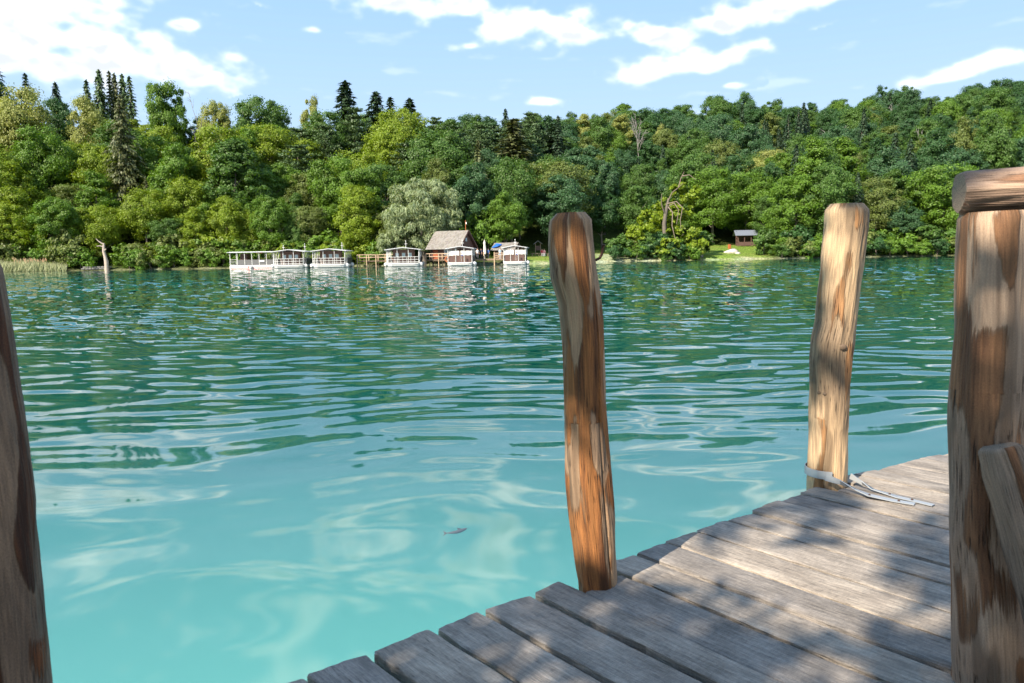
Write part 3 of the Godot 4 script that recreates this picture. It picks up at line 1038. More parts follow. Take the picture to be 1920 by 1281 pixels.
func trunk_shape(r: RandomNumberGenerator, h: float, rad: float, limbs: int, R: float) -> Shape:
	var s := Shape.new()
	var pts := []
	var rr := []
	var off := Vector3.ZERO
	for i in 6:
		var q := i / 5.0
		pts.append(Vector3(0, h * q * 0.8 - 0.5, 0) + off)
		rr.append(rad * lerpf(1.25, 0.3, q))
		off += Vector3(r.randf_range(-0.25, 0.25), 0, r.randf_range(-0.25, 0.25))
	s.tube(pts, rr, 8, false)
	for i in limbs:
		var k := r.randi_range(2, 4)
		var a := r.randf() * TAU
		var p0: Vector3 = pts[k]
		var out := Vector3(cos(a), r.randf_range(0.5, 1.0), sin(a)) * R * r.randf_range(0.55, 0.85)
		s.tube([p0, p0 + out * 0.45 + Vector3(0, 0.3, 0), p0 + out], [rad * 0.45, rad * 0.28, rad * 0.1], 6, false)
	return s

func spruce_shape(r: RandomNumberGenerator, h: float, R: float, droop: float, open: float) -> Shape:
	var s := Shape.new()
	var y := 0.06 * h
	while y < h * 0.985:
		var q := y / h
		var reach := R * pow(1.0 - q, 0.72) * (1.0 if q > 0.12 else 0.8)
		var n := int(lerpf(11.0, 5.0, q))
		var turn := r.randf() * TAU
		for i in n:
			if r.randf() < open: continue
			var a := turn + TAU * i / n + r.randf_range(-0.25, 0.25)
			var L := reach * r.randf_range(0.7, 1.15) + 0.12
			var d := Vector3(cos(a), 0, sin(a))
			var side := Vector3(-d.z, 0, d.x)
			var ct := r.randf_range(0.75, 1.2)
			var m := maxi(3, int(L * 3.6))
			for j in m:
				var t := (j + 0.6) / m
				var yy := y + L * (0.12 * t - droop * t * t)
				for w in 3:
					var off := (w - 1) * (1.0 - t * 0.6) * L * 0.24
					s.tint = leaf_tint(r, ct)
					var p := d * L * t + side * off * r.randf_range(0.6, 1.2) + Vector3(0, yy - absf(off) * 0.25 + r.randf_range(-0.1, 0.1), 0)
					var nn := (Vector3.UP * 0.9 + d * 0.5 + ball_dir(r) * 0.6).normalized()
					s.leaf(p, nn, d + side * off * 0.6 + Vector3(0, -droop * 1.2, 0), r.randf_range(0.28, 0.5), r.randf_range(0.09, 0.2))
					if r.randf() < 0.5 and droop > 0.25:
						s.leaf(p + Vector3(0, -0.22, 0), (d + ball_dir(r) * 0.5).normalized(), Vector3.DOWN, r.randf_range(0.22, 0.42), 0.1)
		y += h * lerpf(0.038, 0.026, q)
	return s

func pine_shape(r: RandomNumberGenerator, h: float, R: float) -> Shape:
	var s := Shape.new()
	var y := 0.3 * h
	while y < h * 0.97:
		var q := y / h
		var reach := R * (1.0 - pow(q, 3.0) * 0.72) * r.randf_range(0.75, 1.1)
		var n := r.randi_range(4, 6)
		var turn := r.randf() * TAU
		for i in n:
			var a := turn + TAU * i / n + r.randf_range(-0.3, 0.3)
			var L := reach * r.randf_range(0.65, 1.1)
			var d := Vector3(cos(a), 0.16, sin(a))
			for c in 4:
				var t := 0.35 + 0.22 * c
				var cp := d * L * t + Vector3(r.randf_range(-0.3, 0.3), y + 0.12 * L * t, r.randf_range(-0.3, 0.3))
				var pr := L * 0.26 + 0.25
				var ct := r.randf_range(0.78, 1.2)
				for j in 26:
					var e := ball_dir(r)
					s.tint = leaf_tint(r, ct)
					s.leaf(cp + Vector3(e.x * pr, e.y * pr * 0.24, e.z * pr), (Vector3.UP * 0.8 + ball_dir(r) * 0.8).normalized(), e + d * 0.7 + Vector3.UP * 0.4, r.randf_range(0.2, 0.42), r.randf_range(0.08, 0.17))
		y += h * 0.075
	return s

func willow_shape(r: RandomNumberGenerator, R: float, low: float, high: float, clumps: int, per: int) -> Shape:
	var s := Shape.new()
	var mid := (low + high) / 2
	var hh := (high - low) / 2
	for i in clumps:
		var d := ball_dir(r)
		d.y = d.y * 0.9 + 0.1
		var reach := pow(r.randf(), 0.3)
		var cp := Vector3(d.x * R * 0.86, d.y * hh * 0.9, d.z * R * 0.86) * reach + Vector3(0, mid, 0)
		var pr := R * r.randf_range(0.13, 0.24)
		var out := (Vector3(d.x, d.y + 0.3, d.z)).normalized()
		var ct := r.randf_range(0.82, 1.18)
		for j in per:
			var e := (ball_dir(r) + out * 0.5).normalized()
			var p := cp + Vector3(e.x, e.y * 0.8, e.z) * pr * pow(r.randf(), 0.3)
			s.tint = leaf_tint(r, ct)
			s.leaf(p, (e + ball_dir(r) * 0.8).normalized(), Vector3(e.x * 0.5, -0.7, e.z * 0.5) + ball_dir(r) * 0.5, r.randf_range(0.2, 0.42), r.randf_range(0.06, 0.12))
	return s

func bare_shape(r: RandomNumberGenerator, h: float, rad: float, twigs: int) -> Shape:
	var s := Shape.new()
	var pts := [Vector3(0, -0.5, 0)]
	for i in 5: pts.append(pts[-1] + Vector3(r.randf_range(-0.4, 0.4), h / 5.0, r.randf_range(-0.4, 0.4)))
	s.tube(pts, [rad, rad * 0.85, rad * 0.7, rad * 0.5, rad * 0.33, rad * 0.12], 7, false)
	for i in twigs:
		var k := r.randi_range(1, 4)
		var p: Vector3 = pts[k].lerp(pts[k + 1], r.randf())
		var a := r.randf() * TAU
		var d := Vector3(cos(a) * 0.6, r.randf_range(0.5, 1.1), sin(a) * 0.6).normalized()
		var L := h * r.randf_range(0.15, 0.34)
		var e := p + d * L + Vector3(0, L * 0.2, 0)
		s.tube([p, p + d * L * 0.5, e], [rad * 0.55, rad * 0.4, rad * 0.2], 5, false)
		for j in 6:
			var q := p.lerp(e, r.randf_range(0.4, 0.95))
			var b := (d + ball_dir(r) * 0.8).normalized()
			s.tube([q, q + b * L * 0.35], [rad * 0.3, rad * 0.14], 4, false)
	return s

var kinds := {}

func make_tree_kinds() -> void:
	var r := RandomNumberGenerator.new()
	r.seed = 401
	var kit := []
	# [crown, trunk]: reference trees about 16 m tall
	for i in 6:
		var R: float = [4.6, 5.2, 4.2, 5.6, 4.8, 4.4][i]
		kit.append([crown_shape(r, R, [2.2, 1.6, 3.0, 2.0, 1.2, 4.2][i], 16.0, 110, 255, 0.18, [0.8, 0.7, 0.85, 0.62, 0.75, 0.8][i], [0.0, 0.2, 0.35, 0.0, 0.1, 0.0][i]).mesh(), trunk_shape(r, 12.0, 0.24, 6, R).mesh()])
	kinds.broad = kit
	kit = []
	for i in 2:
		kit.append([crown_shape(r, 3.2, 2.0, 16.0, 92, 215, 0.17, 0.8, 0.9).mesh(), trunk_shape(r, 13.0, 0.2, 5, 2.4).mesh()])
	kinds.narrow = kit
	kit = []
	for i in 3:
		kit.append([spruce_shape(r, 18.0, [2.9, 3.3, 2.6][i], [0.28, 0.36, 0.22][i], 0.08).mesh(), trunk_shape(r, 21.5, 0.22, 0, 1.0).mesh()])
	kinds.spruce = kit
	kinds.drooping = [[spruce_shape(r, 24.0, 6.0, 0.34, 0.14).mesh(), trunk_shape(r, 28.5, 0.32, 0, 1.0).mesh()]]
	kit = []
	for i in 2:
		kit.append([pine_shape(r, 17.0, 4.4).mesh(), trunk_shape(r, 18.0, 0.26, 3, 2.5).mesh()])
	kinds.pine = kit
	kit = []
	for i in 3:
		kit.append([crown_shape(r, 2.2, -0.3, 3.4, 38, 90, 0.17, 0.7).mesh(), trunk_shape(r, 2.0, 0.07, 4, 1.0).mesh()])
	kinds.shrub = kit
	kit = []
	for i in 3:
		kit.append([bare_shape(r, 13.0, 0.17, 13).mesh(), null])
	kinds.bare = kit
	M.leaf = {
		"sunny yellow-green": leafy(0.205, 0.285, 0.011), "bright green": leafy(0.12, 0.225, 0.017), "mid green": leafy(0.085, 0.17, 0.025), "olive green": leafy(0.15, 0.195, 0.04),
		"deep green": leafy(0.048, 0.122, 0.03), "blue-green": leafy(0.062, 0.142, 0.052), "pale flowering": leafy(0.30, 0.325, 0.08), "silvery green": leafy(0.28, 0.34, 0.18),
		"dark spruce": leafy(0.038, 0.074, 0.033, 0.3), "olive spruce": leafy(0.115, 0.132, 0.048, 0.35), "pine green": leafy(0.08, 0.135, 0.044, 0.35), "rusty": leafy(0.16, 0.07, 0.02)}
	M.trunk = paint(0.13, 0.11, 0.09, 0.9)
	M.dead = paint(0.24, 0.225, 0.205, 0.9)
	M.limb = paint(0.17, 0.13, 0.10, 0.9)

func plant_tree(called: String, kind: String, pick: int, leaf: String, at: Vector3, size: Vector3, turn: float, label: String, category: String, group := "") -> Node3D:
	var o := thing(called, at, turn, label, category, group)
	o.scale = size
	var k: Array = kinds[kind][pick % kinds[kind].size()]
	if k[1] == null:
		part("trunk", k[0], M.dead, o)
		return o
	part("trunk", k[1], M.trunk, o)
	part("crown", k[0], M.leaf[leaf], o)
	return o

var stood := []   # [x, z, clear radius]

func room(x: float, z: float, need: float) -> bool:
	for s in stood:
		var dx: float = x - s[0]
		var dz: float = z - s[1]
		var k: float = need + s[2]
		if dx * dx + dz * dz < k * k: return false
	return true

# a tree whose top shows at picture height `top` when it stands `dist` away on bearing b
func tall_enough(b: float, dist: float, top: float) -> float:
	var p := spot(b, dist)
	var horizon := 478.0 - (b - 957.5) * 0.0166
	return 1.5 + (horizon - top) / 1409.0 * dist - p.y

func place_named_trees() -> void:
	# [name, kind, pick, leaf, bearing, distance, top, width in metres, label, category, group]
	var ref := {"broad": [16.0, 9.6], "narrow": [16.0, 6.0], "spruce": [18.0, 5.8], "drooping": [24.0, 11.0], "pine": [17.0, 8.4], "shrub": [3.4, 4.2], "bare": [15.0, 7.0]}
	var list := [
		["drooping_spruce", "drooping", 0, "olive spruce", 248, 146, 183, 12.0, "huge olive drooping spruce rising from the left woods", "tree", ""],
		["spruce_tree", "spruce", 0, "dark spruce", 660, 190, 161, 16.0, "tallest dark spruce standing clear against the sky", "tree", "spruces on the skyline"],
		["spruce_tree", "spruce", 1, "dark spruce", 716, 186, 180, 12.8, "dark skyline spruce right of the tallest one", "tree", "spruces on the skyline"],
		["spruce_tree", "spruce", 2, "dark spruce", 742, 188, 190, 10.4, "slim dark spruce beside the second tall skyline spruce", "tree", "spruces on the skyline"],
		["spruce_tree", "spruce", 0, "dark spruce", 777, 192, 192, 12.8, "third dark skyline spruce before the pine slope", "tree", "spruces on the skyline"],
		["spruce_tree", "spruce", 1, "pine green", 212, 182, 141, 7.8, "foremost of the skyline spruces above the huge drooping spruce", "tree", "spruces on the skyline"],
		["spruce_tree", "spruce", 2, "olive spruce", 231, 184, 144, 6.6, "skyline spruce in the cluster above the drooping spruce", "tree", "spruces on the skyline"],
		["spruce_tree", "spruce", 0, "olive spruce", 240, 188, 147, 6.3, "skyline spruce in the cluster above the drooping spruce", "tree", "spruces on the skyline"],
		["spruce_tree", "spruce", 1, "pine green", 254, 185, 149, 7.2, "skyline spruce in the cluster above the drooping spruce", "tree", "spruces on the skyline"],
		["spruce_tree", "spruce", 2, "pine green", 267, 184, 153, 7.2, "rightmost spruce of the cluster above the drooping spruce", "tree", "spruces on the skyline"],
		["spruce_tree", "spruce", 0, "pine green", 188, 186, 159, 6.6, "small spruce left of the skyline cluster", "tree", "spruces on the skyline"],
		["spruce_tree", "spruce", 1, "dark spruce", 131, 188, 163, 7.2, "lone small spruce tip between two domed skyline trees", "tree", "spruces on the skyline"],
		["spruce_tree", "spruce", 2, "dark spruce", 78, 186, 148, 7.5, "dark spruce tip behind the pale flowering dome tree", "tree", "spruces on the skyline"],
		["spruce_tree", "spruce", 0, "dark spruce", 20, 180, 123, 13.0, "dark spruce at the far left end of the skyline", "tree", "spruces on the skyline"],
		["broad_tree", "broad", 0, "deep green", 8, 176, 140, 11.0, "deep green tree at the far left end of the skyline", "tree", ""],
		["broad_tree", "broad", 4, "deep green", 135, 172, 182, 10.0, "dark round tree under the lone small spruce tip", "tree", ""],
		["linden_tree", "broad", 1, "pale flowering", 68, 160, 155, 11.0, "pale yellow flowering dome tree on the left skyline", "tree", "pale flowering lindens"],
		["linden_tree", "broad", 4, "pale flowering", 186, 164, 176, 8.6, "pale flowering tree just left of the drooping spruce", "tree", "pale flowering lindens"],
		["linden_tree", "broad", 2, "pale flowering", 411, 158, 256, 7.6, "pale flowering tree midway up the left slope", "tree", "pale flowering lindens"],
		["linden_tree", "broad", 0, "pale flowering", 421, 178, 187, 7.6, "pale olive dome on skyline right of bare twigs", "tree", "pale flowering lindens"],
		["broad_tree", "broad", 5, "bright green", 329, 176, 159, 9.4, "round bright green tree with lacy crown on the skyline", "tree", ""],
		["broad_tree", "broad", 3, "mid green", 498, 180, 175, 12.5, "broad green skyline tree above the first moored boat", "tree", ""],
		["linden_tree", "broad", 2, "pale flowering", 597, 186, 186, 7.0, "pale yellowish skyline tree left of the tallest spruce", "tree", "pale flowering lindens"],
		["slender_spruce", "spruce", 2, "olive spruce", 901, 139, 266, 6.6, "narrow olive spruce standing above the boathouse roof", "tree", ""],
		["spruce_tree", "spruce", 1, "olive spruce", 967, 168, 228, 14.8, "large olive spruce on slope right of slender one", "tree", "spruces on the slope"],
		["spruce_tree", "spruce", 0, "dark spruce", 1014, 196, 238, 12.0, "dark spruce on mid slope above the middle log post", "tree", "spruces on the slope"],
		["spruce_tree", "spruce", 1, "dark spruce", 1043, 194, 236, 13.2, "broad dark spruce on mid slope above middle log post", "tree", "spruces on the slope"],
		["linden_tree", "narrow", 0, "pale flowering", 1098, 236, 211, 7.4, "pale pointed tree high on slope, nearest the middle post", "tree", "pale flowering lindens"],
		["linden_tree", "narrow", 1, "pale flowering", 1162, 228, 213, 9.0, "larger pale pointed tree high on the central slope", "tree", "pale flowering lindens"],
		["linden_tree", "broad", 2, "pale flowering", 1238, 226, 238, 6.0, "small pale tree right of the two pale pointed trees", "tree", "pale flowering lindens"],
		["linden_tree", "broad", 1, "pale flowering", 1440, 186, 276, 11.5, "large pale yellow-green tree left of the pale log post", "tree", "pale flowering lindens"],
		["linden_tree", "narrow", 0, "pale flowering", 1838, 208, 294, 5.6, "left of two pale pointed trees beside the handrail", "tree", "pale flowering lindens"],
		["linden_tree", "narrow", 1, "pale flowering", 1864, 208, 297, 4.6, "right of two pale pointed trees beside the handrail", "tree", "pale flowering lindens"],
		["linden_tree", "broad", 2, "olive green", 822, 140, 296, 8.0, "olive flowering tree behind the silvery willow", "tree", "pale flowering lindens"],
		["broad_tree", "broad", 3, "olive green", 1042, 150, 292, 13.5, "broad olive tree towering behind the middle log post", "tree", ""],
		["broad_tree", "broad", 2, "deep green", 1130, 154, 345, 8.6, "dark green tree between middle post and broken tree", "tree", ""],
		["broad_tree", "broad", 4, "mid green", 1192, 156, 340, 9.5, "dense round tree behind left side of broken tree", "tree", ""],
		["broad_tree", "broad", 1, "bright green", 1335, 166, 306, 12.0, "tall bright tree behind the lawn beside the picnic shelter", "tree", ""],
		["broad_tree", "broad", 3, "bright green", 1400, 168, 312, 12.0, "spreading green tree sheltering the dark picnic hut", "tree", ""],
		["broad_tree", "broad", 4, "bright green", 1486, 146, 318, 11.0, "full green tree on the shore left of pale post", "tree", "trees along the right shore"],
		["broad_tree", "broad", 0, "mid green", 1545, 146, 300, 11.5, "tall shore tree directly behind the pale log post", "tree", "trees along the right shore"],
		["broad_tree", "broad", 1, "olive green", 1640, 148, 326, 10.5, "olive shore tree with twiggy top right of pale post", "tree", "trees along the right shore"],
		["broad_tree", "broad", 2, "blue-green", 1690, 146, 372, 9.0, "low blue-green tree leaning over the right shore", "tree", "trees along the right shore"],
		["broad_tree", "broad", 3, "bright green", 1762, 150, 296, 12.5, "big bright green tree on shore before the railing", "tree", "trees along the right shore"],
		["broad_tree", "broad", 4, "bright green", 1850, 152, 316, 12.0, "big green shore tree half hidden by the railing post", "tree", "trees along the right shore"],
		["broad_tree", "broad", 5, "mid green", 1920, 154, 312, 12.0, "green shore tree behind the handrail at the right edge", "tree", "trees along the right shore"],
		["dead_tree", "bare", 0, "", 386, 172, 183, 4.0, "leafless twiggy tree top on the left skyline", "tree", "leafless dead trees"],
		["dead_tree", "bare", 1, "", 1196, 222, 230, 7.0, "grey leafless tree high on the central slope", "tree", "leafless dead trees"],
		["dead_tree", "bare", 2, "", 1566, 225, 245, 11.0, "wide grey leafless tree above the pale log post", "tree", "leafless dead trees"],
		["dead_tree", "bare", 0, "", 1640, 246, 226, 9.0, "grey leafless tree upslope right of the pale post", "tree", "leafless dead trees"],
		["dead_tree", "bare", 1, "", 1664, 300, 205, 6.0, "small leafless tree high on the right hill", "tree", "leafless dead trees"],
		["dead_tree", "bare", 2, "", 1722, 205, 245, 6.0, "leafless tree in dark gap above the big shore tree", "tree", "leafless dead trees"],
		["dead_tree", "bare", 0, "", 1838, 236, 226, 6.0, "row of tall grey bare trunks high above the handrail", "tree", "leafless dead trees"],
		["dead_tree", "bare", 1, "", 1858, 238, 228, 6.0, "row of tall grey bare trunks high above the handrail", "tree", "leafless dead trees"],
		["dead_tree", "bare", 2, "", 1874, 240, 231, 6.0, "row of tall grey bare trunks high above the handrail", "tree", "leafless dead trees"],
		["dead_tree", "bare", 0, "", 1896, 300, 172, 9.0, "grey leafless tree near the top of the right hill", "tree", "leafless dead trees"]]
	for t in list:
		var h := tall_enough(t[4], t[5], t[6])
		var p := spot(t[4], t[5])
		var k: Array = ref[t[1]]
		var sy: float = h / k[0]
		var sx: float = t[7] / k[1]
		plant_tree(t[0], t[1], t[2], t[3], p, Vector3(sx, sy, sx), (int(t[4]) * 37 % 628) / 100.0, t[8], t[9], t[10])
		if t[1] != "bare":
			stood.append([p.x, p.z, t[7] * 0.27])

func place_woods() -> void:
	var r := RandomNumberGenerator.new()
	r.seed = 77
	# the rest of the wood: nearest trees one by one, what lies beyond as one mass
	var found := []
	var tries := 0
	while tries < 26000 and found.size() < 900:
		tries += 1
		var b := r.randf_range(-40.0, 2010.0)
		var far := along(RIDGE, b, 1)
		var near := along(SHORE, (b - 957.5) / 1409.0 * 132.0, 1) + 3.0
		var dist := sqrt(lerpf(near * near, (far + 16.0) * (far + 16.0), r.randf()))
		var p := spot(b, dist)
		var d := inland(p.x, p.z)
		if d < 3.0: continue
		if b > 965.0 and b < 1440.0 and d < bench(b) + 1.0: continue
		if b > 770.0 and b < 940.0 and d < 8.0: continue
		var size := r.randf_range(0.62, 1.22) * (0.8 if d < 8.0 else 1.0) * (0.82 if dist > far - 12.0 else 1.0)
		var need := (2.35 if dist < 190.0 else 2.75) * size
		if not room(p.x, p.z, need): continue
		stood.append([p.x, p.z, need])
		found.append([b, dist, d, size, r.randf(), r.randf(), r.randf(), r.randf() * TAU, p])
	found.sort_custom(func(m, n): return m[1] < n[1])
	var far_trees := {}
	var n := 0
	for t in found:
		var b: float = t[0]
		var q: float = t[4]
		var kind := "broad"
		var leaf := "mid green"
		var conifer := 0.03
		if b < 520.0:
			leaf = "sunny yellow-green" if q < 0.58 else "bright green" if q < 0.84 else "olive green" if q < 0.9 else "mid green"
			if t[1] > 165.0 and q > 0.6: leaf = "mid green"
		elif b < 760.0:
			leaf = "bright green" if q < 0.45 else "sunny yellow-green" if q < 0.6 else "mid green" if q < 0.85 else "olive green"
			conifer = 0.22 if t[1] > 155.0 else 0.0
		elif b < 1000.0:
			leaf = "mid green" if q < 0.4 else "bright green" if q < 0.6 else "deep green" if q < 0.8 else "blue-green"
			conifer = 0.62 if t[1] > 150.0 else 0.05
		else:
			leaf = "mid green" if q < 0.32 else "deep green" if q < 0.58 else "blue-green" if q < 0.8 else "bright green" if q < 0.9 else "olive green"
			if t[2] < 22.0: leaf = "bright green" if q < 0.55 else "mid green" if q < 0.85 else "blue-green"
			conifer = 0.10
			if b > 1380.0 and b < 1560.0 and t[1] > 215.0 and t[1] < 262.0: conifer = 0.75
		if t[5] < conifer:
			kind = "pine" if b > 560.0 and b < 1010.0 and t[6] < 0.72 else "spruce"
			leaf = "pine green" if kind == "pine" else ("dark spruce" if t[6] > 0.12 or b > 1000.0 else "olive spruce")
		elif t[5] > 0.84:
			kind = "narrow"
		var p: Vector3 = t[8]
		var s: float = t[3]
		var pick := int(t[6] * 1000.0)
		var size := Vector3(s * (0.88 + 0.34 * t[6]), s * (0.86 + 0.3 * fmod(t[7] * 3.7, 1.0)), s * (0.88 + 0.34 * t[6]))
		if kind == "narrow": size.x *= 1.25; size.z *= 1.25
		if kind == "spruce": size *= 0.66 if t[1] > along(RIDGE, b, 1) - 45.0 else 0.92
		if kind == "broad" and n >= 300:
			if not far_trees.has(leaf): far_trees[leaf] = []
			far_trees[leaf].append([pick, Transform3D(Basis(Vector3.UP, t[7]).scaled(size), p)])
			continue
		if kind == "broad": n += 1
		var where := wood_place(b, t[1], t[2])
		var stature := "small" if s < 0.82 else "tall" if s > 1.0 else "medium"
		var what: String = {"broad": "leafy tree", "narrow": "slender tree", "spruce": "spruce", "pine": "pine with layered boughs"}[kind]
		var shade := leaf.replace(" spruce", "").replace("pine green", "green")
		plant_tree({"broad": "broad_tree", "narrow": "slender_tree", "spruce": "spruce_tree", "pine": "pine_tree"}[kind], kind, pick, leaf, p, size, t[7], "%s %s %s %s" % [stature, shade, what, where], "tree", "%s %s" % [what, where])
	# the woods go on along the shore on both sides of the picture
	for i in 320:
		var b := r.randf_range(-520.0, -60.0) if i % 2 == 0 else r.randf_range(2030.0, 2400.0)
		var shore := along(SHORE, (b - 957.5) / 1409.0 * 132.0, 1) + 5.0
		var p := spot(b, r.randf_range(shore, along(RIDGE, b, 1) + 8.0))
		if inland(p.x, p.z) < 4.0 or not room(p.x, p.z, 2.6): continue
		stood.append([p.x, p.z, 2.6])
		var leaf: String = ["bright green", "mid green", "deep green"][i % 3]
		if not far_trees.has(leaf): far_trees[leaf] = []
		far_trees[leaf].append([i, Transform3D(Basis(Vector3.UP, i * 1.7).scaled(Vector3.ONE * r.randf_range(0.7, 1.2)), p)])
	var o := Node3D.new()
	o.name = "far_woods"
	add_child(o)
	tag(o, "dense green woods covering the upper part of the far hill", "woods", "", "stuff")
	for leaf in far_trees:
		for v in 3:
			var rows := []
			for t in far_trees[leaf]:
				if t[0] % 3 == v: rows.append(t[1])
			if rows.is_empty(): continue
			var mm := MultiMesh.new()
			mm.transform_format = MultiMesh.TRANSFORM_3D
			mm.mesh = kinds.broad[v * 2][0]
			mm.instance_count = rows.size()
			for i in rows.size(): mm.set_instance_transform(i, rows[i])
			var mi := MultiMeshInstance3D.new()
			mi.name = "crowns"
			mi.multimesh = mm
			mi.material_override = M.leaf[leaf]
			mi.set_meta("kind", "stuff")
			o.add_child(mi, true)

func wood_place(b: float, dist: float, d: float) -> String:
	var height := "on the shore" if d < 9.0 else "low" if d < 22.0 else "midslope" if d < 60.0 else "high up"
	var side := "behind the reed bed" if b < 160.0 else "below the huge drooping spruce" if b < 340.0 else "left of the first boat" if b < 440.0 else "above the three left boats" if b < 690.0 else "above the footbridge" if b < 800.0 else "above the boathouse" if b < 960.0 else "above the middle log post" if b < 1160.0 else "above the broken tree" if b < 1330.0 else "above the lawn" if b < 1460.0 else "above the pale log post" if b < 1640.0 else "between pale post and railing" if b < 1800.0 else "above the handrail"
	return height + " " + side

func tell_apart() -> void:
	# look-alikes with the same words are told apart by their order from the left
	var same := {}
	for o in get_children():
		var l: String = o.get_meta("label", "")
		if l and o.get_meta("category", "") in ["tree", "shrub"]:
			if not same.has(l): same[l] = []
			same[l].append(o)
	var words := ["leftmost", "second from left", "third from left", "fourth from left", "fifth from left", "sixth from left", "seventh from left", "eighth from left", "ninth from left", "tenth from left", "eleventh from left", "twelfth from left", "thirteenth from left", "fourteenth from left", "fifteenth from left"]
	for l in same:
		var row: Array = same[l]
		if row.size() < 2 or row.size() > words.size(): continue
		row.sort_custom(func(a, b): return a.position.x / -a.position.z < b.position.x / -b.position.z)
		for i in row.size():
			row[i].set_meta("label", "%s, %s" % [l, "rightmost" if i == row.size() - 1 else words[i]])

func place_shrubs() -> void:
	var r := RandomNumberGenerator.new()
	r.seed = 19
	var b := -20.0
	while b < 1960.0:
		var step := r.randf_range(16.0, 34.0)
		b += step
		if b > 968.0 and b < 1160.0: continue
		if b > 1312.0 and b < 1448.0: continue
		if b > 150.0 and b < 215.0: continue
		if b > 735.0 and b < 968.0: continue
		var shore := along(SHORE, (b - 957.5) / 1409.0 * 133.0, 1)
		for row in 2:
			if b < 130.0 and row == 0: continue
			var dist := shore + r.randf_range(0.4, 1.6) + row * 3.0
			var p := spot(b + r.randf_range(-6, 6), dist)
			var s := r.randf_range(0.75, 1.25) * (1.0 + 0.45 * row)
			var leaf: String = ["sunny yellow-green", "bright green", "olive green", "bright green"][r.randi() % 4] if b < 720.0 else ["mid green", "bright green", "deep green", "olive green"][r.randi() % 4]
			plant_tree("shrub", "shrub", r.randi() % 3, leaf, p, Vector3(s * 1.15, s, s * 1.15), r.randf() * TAU, "%s shrub overhanging the waterline %s" % [leaf, shrub_place(b)], "shrub", "shrubs on the bank " + shrub_place(b))
	# single ones that stand out
	plant_tree("shrub", "shrub", 0, "olive green", spot(128, 133.5), Vector3(1.7, 2.1, 1.7), 0.4, "big olive bush between the reed bed and dead snag", "shrub")
	plant_tree("shrub", "shrub", 1, "olive green", spot(395, 132.6), Vector3(1.6, 1.35, 1.6), 1.9, "round grey-green bush left of the first boat", "shrub")
	plant_tree("shrub", "shrub", 2, "bright green", spot(1172, 137.5), Vector3(0.62, 0.5, 0.62), 2.0, "small green bush on the sand by the broken tree", "shrub")
	plant_tree("shrub", "shrub", 1, "mid green", spot(1432, 142.0), Vector3(1.3, 1.6, 1.3), 0.0, "dense round bush at the right end of the lawn", "shrub")
	plant_tree("shrub", "shrub", 2, "bright green", spot(912, 131), Vector3(1.5, 2.4, 1.5), 0.7, "fresh green bush behind the closed white parasol", "shrub")
	plant_tree("shrub", "shrub", 0, "bright green", spot(886, 133), Vector3(1.4, 2.6, 1.4), 2.7, "tall fresh green bush behind the boathouse gable", "shrub")

func shrub_place(b: float) -> String:
	return "behind the reed bed" if b < 130.0 else "beside the dead snag" if b < 300.0 else "left of the first boat" if b < 440.0 else "behind the three left boats" if b < 690.0 else "behind the footbridge" if b < 740.0 else "under the broken tree" if b < 1330.0 else "left of the pale post" if b < 1530.0 else "right of the pale post" if b < 1790.0 else "behind the railing"

